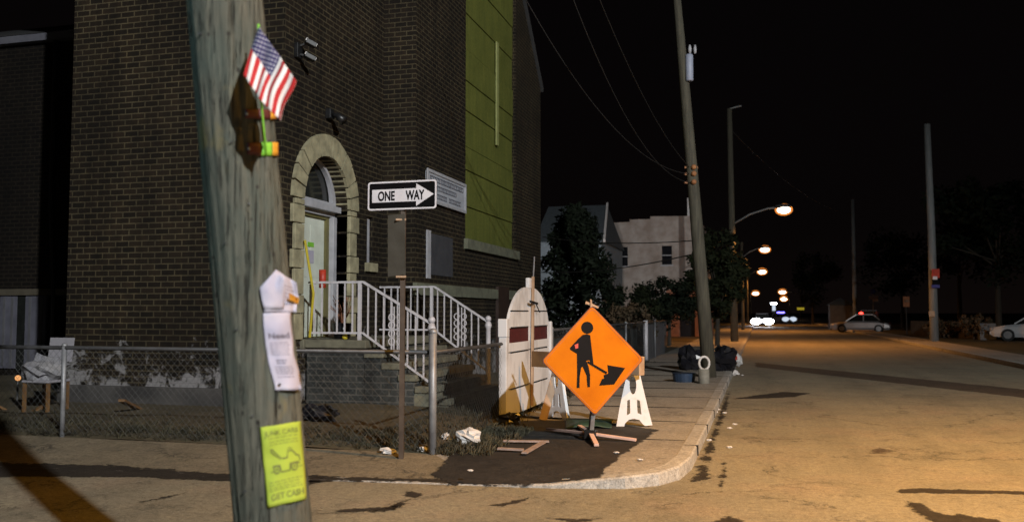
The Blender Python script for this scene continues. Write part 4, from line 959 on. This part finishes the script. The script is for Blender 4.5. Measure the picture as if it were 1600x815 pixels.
# ------------------------------------------------------------------ trees and shrubs
def tree(name, label, cat, base, h, crown, leaf_m, n_leaf=5000, size=.12, trunk_r=.12, crown_z=.35, clumps=40, group=None, conifer=False, seed=1, squash=1.0):
    rr = random.Random(seed); base = Vector(base); t = T(name, label, cat, group)
    mb = MB(); tz = h * (crown_z + .25); lean = Vector((rr.uniform(-.15, .15), rr.uniform(-.15, .15), 0))
    mb.tube([base - Vector((0, 0, .1)), base + Vector((0, 0, tz * .5)) + lean * .4, base + Vector((0, 0, tz)) + lean], [trunk_r, trunk_r * .75, trunk_r * .4], 9)
    cl = []
    for i in range(clumps):
        if conifer:
            q = rr.random() ** .8; zz = h * (crown_z * .3 + (1 - crown_z * .3) * q); rad = crown * (1 - q) ** .62 * (1 + .25 * rr.uniform(-1, 1)) * (rr.random() ** .35); a = rr.uniform(0, 6.28)
            c = base + Vector((math.cos(a) * rad, math.sin(a) * rad, zz)); cl.append((c, rr.uniform(.22, .5) * crown * .55))
        else:
            d = Vector((rr.gauss(0, 1), rr.gauss(0, 1), rr.gauss(0, 1))).normalized() * rr.random() ** .4
            c = base + Vector((d.x * crown, d.y * crown, h * (crown_z + (1 - crown_z) * .5) + d.z * h * (1 - crown_z) * .5 * squash)); cl.append((c, rr.uniform(.18, .42) * crown))
            if i % 4 == 0: mb.tube([base + Vector((0, 0, tz * rr.uniform(.5, 1))) + lean * .6, c], [trunk_r * .3, trunk_r * .1], 5)
    mb.build('trunk', 'bark', t)
    lf = MB()
    for i in range(n_leaf):
        c, r_ = cl[rr.randrange(len(cl))]
        d = Vector((rr.gauss(0, 1), rr.gauss(0, 1), rr.gauss(0, 1))).normalized(); q = c + d * r_ * rr.random() ** .5
        a = Vector((rr.gauss(0, 1), rr.gauss(0, 1), rr.gauss(0, .7))).normalized(); b = a.cross(d + Vector((.01, 0, .02))).normalized(); s_ = size * rr.uniform(.6, 1.4)
        lf.add([q - a * s_, q + b * s_ * .45, q + a * s_, q - b * s_ * .45], [(0, 1, 2, 3)])
    lf.build('crown', leaf_m, t)
    return settle(t, base)
b_ = PD(900, 487, 31.5); tree('conifer_tree', 'dark rounded evergreen tree between the church and the white building', 'tree', (b_.x, b_.y, .1), 5.1, 1.85, 'leaf_dark', 17000, .1, .14, .1, 130, conifer=True, seed=3)
b_ = PD(985, 487, 36); tree('bushy_tree', 'low bushy shrub in front of the white building', 'shrub', (b_.x, b_.y, .1), 2.4, 1.2, 'leaf_mid', 4200, .09, .07, .25, 30, seed=4)
b_ = PD(1045, 487, 40); tree('bushy_tree', 'small dark tree left of the leaning utility pole', 'tree', (b_.x, b_.y, .1), 2.9, 1.3, 'leaf_dark', 5200, .1, .1, .35, 34, seed=5)
b_ = PD(1120, 487, 40); tree('street_tree', 'leafy street tree right behind the leaning utility pole', 'tree', (b_.x, b_.y, .1), 5.2, 1.25, 'leaf_mid', 7500, .12, .12, .25, 46, seed=6)
b_ = PD(1010, 487, 30); tree('shrub', 'brownish shrub spilling over the far fence', 'shrub', (b_.x - .4, b_.y, .1), 1.9, 1.0, 'leaf_brown', 2200, .08, .05, .15, 20, seed=7)
rt = [(1560, 52, 10, 3.2, 'dark bare limbed tree standing at the right edge beyond the lot'), (1500, 70, 11, 3.6, 'dark tree behind the right hand utility pole'), (1410, 88, 10, 3.5, 'dark tree between the two right hand poles'), (1270, 120, 9, 3.6, 'distant tree beside the far end of the street')]
for i, (u, dp, hh, cr, lb) in enumerate(rt):
    b_ = PD(u, 487, dp); tree('lot_tree', lb, 'tree', (b_.x, b_.y, .09), hh, cr, 'leaf_dark', 3800, .2, .2, .32, 34, 'trees on the dark lot', seed=10 + i)
for i, (u, dp, hh, lb) in enumerate(((1520, 50, 1.3, 'low brown shrub beside the parked white car'), (1475, 53, 1.0, 'low shrub right of the right hand utility pole'))):
    b_ = PD(u, 487, dp); tree('shrub', lb, 'shrub', (b_.x, b_.y, .09), hh, 1.1, 'leaf_brown', 1100, .11, .05, .1, 14, seed=20 + i)

# ------------------------------------------------------------------ houses beyond the church
hb = T('gable_house', 'pale blue gabled house behind the evergreen tree', 'house')
x0, x1 = PY(838, 400, 50).x, PY(931, 400, 50).x
zt = PY(930, 321, 50).z; xr = PY(941, 380, 50).x; ze = PY(941, 376, 50).z
mb = MB(); mb.box((x0, 50.02, 0), (xr - .05, 58, ze)); mb.build('wall', 'house_blue', hb)
mb = MB(); mb.add([(x0 - .2, 50, ze - .05), (xr + .1, 50, ze - .05), (x1, 54, zt + .5), (x0 - .2, 54, zt + .5), (xr + .1, 58, ze - .05), (x0 - .2, 58, ze - .05)], [(0, 1, 2, 3), (2, 4, 5, 3), (1, 4, 2), (0, 3, 5)]); mb.build('roof', 'shingle', hb)
mb = MB(); mb.bar((xr + .12, 49.95, ze), (x1 + .02, 54, zt + .55), .12, .2); mb.build('barge_board', 'white_paint', hb)
settle(hb, ((x0 + xr) / 2, 54, 0))
wbld = T('white_building', 'two storey pale stucco building with stepped flat parapet', 'building')
Y0 = 60
pts = [(938, 349), (984, 346.5), (984, 343), (1016, 342), (1016, 338), (1092, 337)]
top = [(PY(u, v, Y0).x, PY(u, v, Y0).z) for u, v in pts]
fy_ = frame((0, Y0, 0), (1, 0, 0), (0, 0, 1))
wins = [(966, 386, 981, 415), (1034, 384, 1050, 413)]
holes = []
for a, b, c, d in wins: A, B = PY(a, b, Y0), PY(c, d, Y0); holes.append([(A.x, B.z), (B.x, B.z), (B.x, A.z), (A.x, A.z)])
xe = top[-1][0]
mb = MB(); put(mb, poly2d([(top[0][0], 0), (xe, 0)] + list(reversed(top)), holes, .3), lambda x, y, z=0: Vector((x, Y0 + .15 + z, y)))
mb.box((top[0][0], Y0 + .31, 0), (top[0][0] + .3, Y0 + 14, top[0][1] - .3)); mb.box((xe - .3, Y0 + .31, 0), (xe, Y0 + 14, top[-1][1] - .2)); mb.box((top[0][0] + .31, Y0 + .31, top[0][1] - .5), (xe - .31, Y0 + 14, top[0][1] - .3))
mb.build('wall', 'stucco', wbld)
for hh in holes:
    mb = MB(); mb.box((hh[0][0], Y0 + .14, hh[0][1]), (hh[2][0], Y0 + .2, hh[2][1])); w_ = mb.build('window', 'window_dark', wbld)
    mb = MB(); zc = (hh[0][1] + hh[2][1]) / 2; mb.box((hh[0][0] - .02, Y0 + .1, zc - .03), (hh[2][0] + .02, Y0 + .138, zc + .03)); mb.build('meeting_rail', 'grey_trim', w_); mb = MB(); mb.box((hh[0][0] - .08, Y0 - .06, hh[0][1] - .1), (hh[2][0] + .08, Y0 + .1, hh[0][1] - .01)); mb.build('sill', 'grey_trim', w_)
mb = MB(); q = PY(1078, 335, Y0 + 1); mb.box((q.x - .15, Y0 + .8, q.z - .2), (q.x + .35, Y0 + 1.3, q.z + 1.1)); mb.build('chimney', 'white_paint', wbld)
settle(wbld, (sum(t[0] for t in top) / len(top), Y0, 0))
lb_ = T('low_house', 'low reddish house front glimpsed under the trees beside the leaning pole', 'house')
mb = MB(); mb.box((PY(1045, 500, 58).x, 56.5, 0), (PY(1128, 500, 58).x - .6, 59.5, 3.0)); mb.build('wall', mat('red_wall', (.28, .13, .08), (.18, .09, .06), 2, .9) and 'red_wall', lb_)
mb = MB(); xm = PY(1074, 500, 56.4).x; mb.box((xm - .45, 56.42, .1), (xm + .45, 56.498, 2.2)); mb.build('door', 'window_dark', lb_)
settle(lb_, (xm, 58, 0))

# ------------------------------------------------------------------ utility poles and cables
lp = T('utility_pole', 'leaning wooden utility pole with grey transformer beside the trash bags', 'utility pole')
B0 = P(1109, 590, .1); dep2 = (B0 - CAM).dot(CAMF)
tp = PD(1058, -2, dep2)
mb = MB(); mb.tube([B0 - Vector((0, 0, .1)), B0.lerp(tp, .25), B0.lerp(tp, .5), B0.lerp(tp, .75), tp], [.165, .15, .135, .115, .085], 14); mb.build('shaft', 'pole_far', lp, smooth=True)
mb = MB(); c = PD(1077, 106, dep2 - .1); hh = 21 * dep2 / 1400; mb.tube([c - Vector((0, 0, hh)), c - Vector((0, 0, hh - .02)), c + Vector((0, 0, hh - .03)), c + Vector((0, 0, hh))], [.075, .09, .09, .07], 14); tf = mb.build('transformer', 'transformer', lp, smooth=True)
for u in (1078, 1086):
    mb = MB(); q = PD(u, 84, dep2 - .1); mb.tube([q, q + Vector((0, 0, .1)), q + Vector((0, 0, .2))], [.025, .04, .02], 8); mb.build('bushing', 'grey_trim', tf, smooth=True)
for v in (262, 272, 285):
    mb = MB(); q = PD(1082, v, dep2); mb.bar(q - CAMR * .18, q + CAMR * .12, .05, .05); mb.sphere(q - CAMF * .16, .06); mb.build('insulator', mat('rust_orange', (.4, .17, .06), (.25, .1, .04), 8) and 'rust_orange', lp)
settle(lp, B0)
def cable(label, p, q, sag=.3, r_=.009, m='cable'):
    p, q = Vector(p), Vector(q); mb = MB(); mb.tube([p.lerp(q, t) - Vector((0, 0, 4 * sag * t * (1 - t))) for t in [i / 18 for i in range(19)]], r_, 5)
    o = mb.build('cable', m, smooth=True); return tag(settle_mesh(o, p), label, 'cable')
cable('upper cable sagging from top left to the leaning pole', PD(925, -30, 14), PD(1078, 262, dep2), .35)
cable('middle cable sagging from the left to the leaning pole insulators', PD(800, -40, 15), PD(1080, 272, dep2), .8)
cable('lowest of the cables reaching the leaning pole insulators from the left', PD(870, -70, 14), PD(1082, 285, dep2), .9)
cable('thin cable running across the upper part of the white building', PD(848, 370, 26.3), PD(1092, 375, dep2), .12, .012)
cable('thin cable slanting across the windows of the white building', PD(846, 425, 26.3), PD(1094, 394, dep2), .15, .014)
sl = T('utility_pole', 'tall straight pole on the left kerb carrying the nearest street lamp', 'utility pole')
LB = Vector((-1.25, 47.0, .1))
ptz = PD(1143, 172, 46).z
mb = MB(); mb.tube([LB - Vector((0, 0, .1)), LB + Vector((-.05, 0, 5)), LB + Vector((-.1, 0, ptz))], [.2, .17, .13], 12); mb.build('shaft', 'pole_far', sl, smooth=True)
mb = MB(); mb.tube([LB + Vector((-.1, 0, ptz)), LB + Vector((.35, 0, ptz + .1)), LB + Vector((.5, 0, ptz + .12))], .04, 6); mb.build('top_bracket', 'pole_grey', sl)
settle(sl, LB)
cable('cable leaving the tall left kerb pole towards the right', (-1.3, 46.9, ptz - 1), (7.8, 82, 10), .9, .025)
def lamp_arm(kx, bz, lx, lz, size, bulb='sodium_bulb'):
    """street lamp head on a curved arm, local to its pole's foot"""
    t = T('street_lamp', 'street lamp', 'street lamp', 'lit street lamps down the street')
    mb = MB(); sg = 1 if lx > 0 else -1
    mb.tube([(0, 0, bz), (lx * .35, 0, bz + (lz - bz) * .65), (lx * .7, 0, lz), (lx, 0, lz + .05)], .045, 8); mb.build('arm', 'pole_grey', t, smooth=True)
    mb = MB(); mb.sphere((lx, 0, lz + .07), (size * 1.2, size * .7, size * .4), 14, 8); mb.build('lamp_head', 'dark_metal', t, smooth=True)
    mb = MB(); mb.sphere((lx + sg * .05, 0, lz - .08), (size * 1.22, size * .45, size * .85), 16, 10); bw_ = mb.build('glass_bowl', 'sodium_glass', t, smooth=True)  # glowing shell added to model the orange halo round the bulb
    mb = MB(); mb.sphere((lx + sg * .05, 0, lz - .1), (size * .98, size * .8, size * .58), 14, 8); mb.build('bulb', bulb, bw_, smooth=True)
    return t
def lamp_light(name, loc, power, col, size=.15, spot=None):
    if spot:
        l = bpy.data.lights.new(name, 'SPOT'); l.spot_size = R(spot); l.spot_blend = .6
    else: l = bpy.data.lights.new(name, 'POINT')
    l.energy = power; l.color = col; l.shadow_soft_size = size
    o = bpy.data.objects.new(name, l); COL.objects.link(o); o.location = loc; return o
SOD = (1.0, .40, .09)
lamps = [(1223, 325, 47.0, -1.25, 'nearest and largest lit street lamp over the road', 1, .36),
         (1194, 388, 79, -1.4, 'second lit street lamp below and left of the largest one', 1, .42),
         (1190, 423, 118, -1.5, 'yellowish street lamp third in the left hand row', 1, .55),
         (1180, 457, 190, -1.8, 'small leftmost street lamp low above the end of the street', 1, .7),
         (1223, 455, 190, 8.0, 'upper of the two small lamps on the right side of the far street', 1, .75),
         (1225, 466, 260, 8.0, 'lower of the two small lamps on the right side of the far street', 1, .95)]
for i, (u, v, Y, px_, lb, has, sz) in enumerate(lamps):
    q = PY(u, v, Y); t = lamp_arm(0, max(q.z - .75, 1), q.x - px_, q.z, sz); t.location = (px_, Y, 0); t['label'] = lb
    if i:
        pl_ = T('lamp_pole', ['', 'slim dark pole under the second street lamp', 'slim dark pole under the yellowish street lamp', 'slim far pole under the leftmost small lamp', 'slim pole of the upper small lamp on the right', 'slim pole of the lower small lamp on the right'][i], 'pole', 'poles of the far street lamps')
        mb = MB(); mb.tube([(0, 0, 0), (0, 0, max(q.z - .6, 1) + 1.2)], [.14, .1], 8); mb.build('shaft', 'pole_far', pl_); pl_.location = (px_, Y, 0)
    if i < 4:
        lamp_light('sodium_lamp', (q.x, Y, q.z - .5), [3000, 2600, 3400, 5000][i], SOD, .2, 165)
# right-hand poles
rp = T('utility_pole', 'grey pole with small red and blue signs on the right pavement', 'utility pole')
q = P(1460, 533, .1); topz = PD(1457, 190, (q - CAM).dot(CAMF)).z
mb = MB(); mb.tube([(q.x, q.y, 0), (q.x, q.y, topz * .5), (q.x - .08, q.y, topz)], [.22, .19, .16], 12); mb.build('shaft', 'pole_grey', rp, smooth=True)
dq = (q - CAM).dot(CAMF) - .25
for (u, v, w, h, m_, nm) in ((1462, 427, 12, 14, 'litter_red', 'red_sign'), (1461, 434, 7, 5, 'sign_white', 'white_mark'), (1462, 440, 11, 9, 'sign_black', 'dark_sign'), (1462, 447, 13, 5, 'sign_blue', 'blue_sign'), (1456, 490, 9, 9, 'pale_wood', 'notice')):
    c = PD(u, v, dq - (.02 if nm == 'white_mark' else 0)); k = dq / 1400; mb = MB(); mb.bar(c - CAMR * w * k / 2, c + CAMR * w * k / 2, .02, h * k); mb.build(nm, m_, rp)
settle(rp, q)
rp2 = T('utility_pole', 'thin dark pole farther down the right pavement behind the silver car', 'utility pole')
mb = MB(); q2 = PD(1336, 490, 80); mb.tube([(q2.x, q2.y, 0), (q2.x, q2.y, PD(1336, 310, 80).z)], [.2, .15], 10); mb.build('shaft', 'pole_grey', rp2, smooth=True); settle(rp2, (q2.x, q2.y, 0))

def post_sign(label, u, v, w, h, dp, plates, round_=False):
    t = T('street_sign', label, 'street sign'); c = PD(u, v, dp); k = dp / 1400
    mb = MB(); mb.tube([(c.x, c.y + .05, 0), (c.x, c.y + .05, c.z + h * k / 2)], .035, 8); mb.build('post', 'dark_metal', t)
    for (du, dv, w_, h_, m_, rd) in plates:
        p = c + CAMR * du * k - Vector((0, 0, dv * k)); fr = frame(p, CAMR, (0, 0, 1)); mb = MB()
        ring = ell(0, 0, w_ * k / 2, h_ * k / 2) if rd else [(-w_ * k / 2, -h_ * k / 2), (w_ * k / 2, -h_ * k / 2), (w_ * k / 2, h_ * k / 2), (-w_ * k / 2, h_ * k / 2)]
        put(mb, poly2d(ring, (), .02), fr); mb.build('plate', m_, t)
    return settle(t, (c.x, c.y, 0))
post_sign('round blue sign above a white plate beyond the silver car', 1364, 455, 10, 10, 76, [(0, 0, 9, 9, 'sign_blue', True), (1, 10, 14, 6, mat('plate_violet', (.32, .3, .4), None, 5) and 'plate_violet', False), (4, 14, 9, 4, 'sign_white', False)])
post_sign('small orange and white panel sign left of the right hand pole', 1416, 471, 10, 16, 62, [(0, 0, 10, 16, 'sign_dull_orange', False), (0, -1, 8, 4, 'pale_wood', False)])
yg = post_sign('dim yellow green sign far down the street on the right', 1251, 482, 10, 5, 150, [(0, 0, 11, 4, 'yellow_sign_glow', False)])
ms = T('lit_sign_mast', 'tall white lit sign mast at the far end of the street', 'sign')
c = PD(1209, 474, 230); k = 230 / 1400
mb = MB(); mb.tube([(c.x, c.y, 0), (c.x, c.y, c.z)], .35, 8); mb.build('mast', 'grey_trim', ms)
mb = MB(); mb.box((c.x - 4.5 * k, c.y - .3, c.z - 1.5 * k), (c.x + 4.5 * k, c.y + .3, c.z + 1.5 * k)); mb.build('top_panel', 'white_bulb', ms)
mb = MB(); mb.box((c.x - 2.5 * k, c.y - .5, c.z - 11 * k), (c.x + 2.5 * k, c.y - .36, c.z - 2.5 * k)); mb.build('lower_panel', 'window_glow', ms); settle(ms, (c.x, c.y, 0))

# ------------------------------------------------------------------ cars
def car(label, body_m, glass='glass_dark', head=None, tail=None, van=False):
    t = T('parked_car' if not head else 'oncoming_car', label, 'car'); L, Wd = 2.2, .88
    prof = [(-2.2, .32, .62, .80), (-2.12, .24, .70, .90), (-1.7, .2, .86, .94), (-1.05, .2, .90, .95), (-.6, .2, .9, .96), (.4, .2, .9, .97), (.95, .2, .88, .96), (1.5, .2, .82, .94), (2.0, .22, .72, .90), (2.2, .32, .58, .78)]
    mb = MB()
    for (x, zb, zt_, wf) in prof:
        w = Wd * wf; mb.v += [Vector((x, -w * .92, zb)), Vector((x, -w, zb + .18)), Vector((x, -w, zt_ - .12)), Vector((x, -w * .86, zt_)), Vector((x, w * .86, zt_)), Vector((x, w, zt_ - .12)), Vector((x, w, zb + .18)), Vector((x, w * .92, zb))]
    for i in range(len(prof) - 1):
        for j in range(8): mb.f.append((i * 8 + j, i * 8 + (j + 1) % 8, i * 8 + 8 + (j + 1) % 8, i * 8 + 8 + j)); mb.mi.append(0)
    mb.f += [tuple(range(8)), tuple(range(len(mb.v) - 8, len(mb.v)))]; mb.mi += [0, 0]
    mb.build('body', body_m, t, smooth=False, bevel=.02)
    zt_ = 1.75 if van else 1.42
    g = MB(); c0 = [(-2.15 if van else -1.55, .9), (-2.02 if van else -.95, zt_ - .02), (.25, zt_), (1.05, .9)]
    for (x, z) in c0:
        w = Wd * (.86 if z < 1 else .70); g.v += [Vector((x, -w, z)), Vector((x, w, z))]
    g.f += [(0, 2, 4, 6), (1, 3, 5, 7), (0, 1, 3, 2), (2, 3, 5, 4), (4, 5, 7, 6), (0, 1, 7, 6)]; g.mi += [0] * 6
    g.build('cabin_glass', glass, t)
    rf = MB(); rf.box((c0[1][0] - .02, -Wd * .71, zt_ - .03), (c0[2][0] + .02, Wd * .71, zt_ + .035))
    for sg in (-1, 1):
        for i in range(3): rf.bar(g.v[i * 2 + (sg > 0)] * 1.0 + Vector((0, sg * .01, 0)), g.v[i * 2 + 2 + (sg > 0)] + Vector((0, sg * .01, 0)), .06, .06)
        rf.bar((-.25, sg * Wd * .87, .9), (-.25, sg * Wd * .72, zt_), .07, .05)
    rf.build('roof', body_m, t)
    for x in (-1.35, 1.35):
        for sg in (-1, 1):
            mb = MB(); mb.tube([(x, sg * (Wd - .2), .32), (x, sg * (Wd + .01), .32)], .32, 18); w = mb.build('wheel', 'tyre', t)
            mb = MB(); mb.tube([(x, sg * (Wd + .005), .32), (x, sg * (Wd + .025), .32)], .2, 14); mb.build('rim', 'rim', w)
    for sg in (-1, 1):
        mb = MB(); mb.sphere((2.12, sg * .6, .6), (.1, .2, .11) if not head else (.18, .62, .34), 12, 8); mb.build('headlight', head or 'grey_trim', t)  # lit headlights are oversized, their glare modelled as shape
        mb = MB(); mb.sphere((-2.13, sg * .62, 1.5 if van else .72), (.08, .17, .13) if van else (.08, .16, .09), 10, 6); mb.build('tail_light', (tail or 'maroon') if sg > 0 or not van else 'maroon', t)
    mb = MB(); mb.bar((2.19, -.7, .42), (2.19, .7, .42), .06, .16); mb.build('bumper', body_m, t)
    return t
c1 = car('silver car seen from the side at the right edge of the road', 'car_silver'); q = P(1345, 519); c1.location = (q.x, q.y, 0); c1.rotation_euler = (0, 0, R(180 - 9))
c2 = car('distant oncoming car with glaring white headlights', 'car_dark', head='head_beam'); q = PD(1191, 501, 100); c2.location = (q.x, q.y, 0); c2.rotation_euler = (0, 0, R(-90))
c3 = car('pale car parked on the dark lot at the right edge', 'car_white'); q = PD(1624, 530, 47); c3.location = (q.x, q.y, .09); c3.rotation_euler = (0, 0, R(160))
c4 = car('dark van with a red lamp standing behind the silver car', 'car_dark', tail='tail_red', van=True); q = PD(1358, 510, 78); c4.location = (q.x, q.y, 0); c4.rotation_euler = (0, 0, R(84))
c5 = car('far emergency car with a blue beacon right of the glaring headlights', 'car_white', head='window_glow'); q = PD(1221, 499, 132); c5.location = (q.x, q.y, 0); c5.rotation_euler = (0, 0, R(-60))
mb = MB(); mb.box((-.3, -.55, 1.46), (.0, .55, 1.66)); mb.build('beacon', 'blue_beacon', c5)
# low wall and lit window across the lot
mb = MB(); a_, b_ = PD(1425, 520, 58), PD(1545, 518, 50); mb.bar((a_.x, a_.y, .55), (b_.x, b_.y, .55), .15, 1.0); tag(settle_mesh(mb.build('low_wall', mat('wall_dim', (.09, .075, .06), (.06, .05, .04), 2, .9) and 'wall_dim'), (a_.x, a_.y, .09)), 'low dim wall along the lot behind the right hand pole', 'wall')
bx = T('utility_cabinet', 'pale grey cabinet beside the low wall on the dark lot', 'cabinet')
q = PD(1542, 525, 49); mb = MB(); mb.box((q.x - .4, q.y - .3, .09), (q.x + .4, q.y + .3, 1.0)); mb.build('body', mat('cab_grey', (.12, .13, .14), None, 3) and 'cab_grey', bx, bevel=.02); mb = MB(); mb.box((q.x - .34, q.y - .32, .16), (q.x - .01, q.y - .302, .94)); mb.build('door', 'cab_grey', bx); settle(bx, (q.x, q.y, .09))
mh = T('gatehouse', 'small dim building left of the silver car', 'building')
q = PD(1315, 495, 84); mb = MB(); mb.box((q.x - 1.0, q.y, 0), (q.x + 1.0, q.y + 2.5, 2.3)); mb.build('wall', 'wall_dim', mh); mb = MB(); mb.add([(q.x - 1.2, q.y - .2, 2.3), (q.x + 1.2, q.y - .2, 2.3), (q.x, q.y + 1.2, 3.0), (q.x - 1.2, q.y + 2.7, 2.3), (q.x + 1.2, q.y + 2.7, 2.3)], [(0, 1, 2), (1, 4, 2), (4, 3, 2), (3, 0, 2)]); mb.build('roof', 'shingle', mh); settle(mh, (q.x, q.y, 0))

# ------------------------------------------------------------------ light
w = bpy.data.worlds.new('World'); S.world = w; w.use_nodes = True
nt = w.node_tree; bg = nt.nodes['Background']
sky = nt.nodes.new('ShaderNodeTexSky'); sky.sky_type = 'NISHITA'; sky.sun_disc = False; sky.sun_elevation = R(1); sky.sun_rotation = R(200)
tc = nt.nodes.new('ShaderNodeTexCoord'); sx = nt.nodes.new('ShaderNodeSeparateXYZ'); nt.links.new(tc.outputs['Generated'], sx.inputs[0])
rp_ = nt.nodes.new('ShaderNodeValToRGB'); nt.links.new(sx.outputs['Z'], rp_.inputs['Fac']); el = rp_.color_ramp.elements
el[0].position = 0; el[0].color = (.0034, .0022, .0019, 1); el[1].position = .5; el[1].color = (.0014, .0011, .0013, 1)
e3 = el.new(.09); e3.color = (.0020, .0014, .0014, 1)
ad = nt.nodes.new('ShaderNodeMix'); ad.data_type = 'RGBA'; ad.blend_type = 'ADD'; ad.inputs[0].default_value = .000002
nt.links.new(rp_.outputs['Color'], ad.inputs[6]); nt.links.new(sky.outputs['Color'], ad.inputs[7])
nt.links.new(ad.outputs[2], bg.inputs['Color']); bg.inputs['Strength'].default_value = 1.0

def aim(o, target):
    o.rotation_euler = (Vector(target) - o.location).to_track_quat('-Z', 'Y').to_euler(); return o
# cut-off street lamps standing behind and beside the photographer, and an unseen fill lamp added behind the evergreen for the pale buildings
a_l = aim(lamp_light('white_flood_lamp', (14.8, -11.4, 13.5), 46000, (.92, .94, .95), .2, 78), (-2.6, 14.5, 2.0)); a_l.data.spot_blend = .55
c_l = aim(lamp_light('sodium_lamp', (5.2, 7.2, 9.0), 11500, (1.0, .46, .06), .15, 134), (5.6, 8.0, 0)); c_l.data.spot_blend = 1.0
b_l = aim(lamp_light('bluish_lamp', (-6.5, .5, 5.0), 400, (.35, .8, 1.0), .12, 62), (-1.9, 3.4, 2.2)); b_l.data.spot_blend = .7
y_l = aim(lamp_light('yard_lamp', (-6.5, 34.5, 4.6), 2700, (1.0, .93, .92), .1, 46), (-8.0, 58, 6.2))

S.view_settings.view_transform = 'Standard'; S.view_settings.look = 'None'; S.view_settings.gamma = 1; S.view_settings.exposure = 0
S.render.engine = 'CYCLES'; S.cycles.use_denoising = True; S.cycles.max_bounces = 5; S.cycles.sample_clamp_indirect = 3
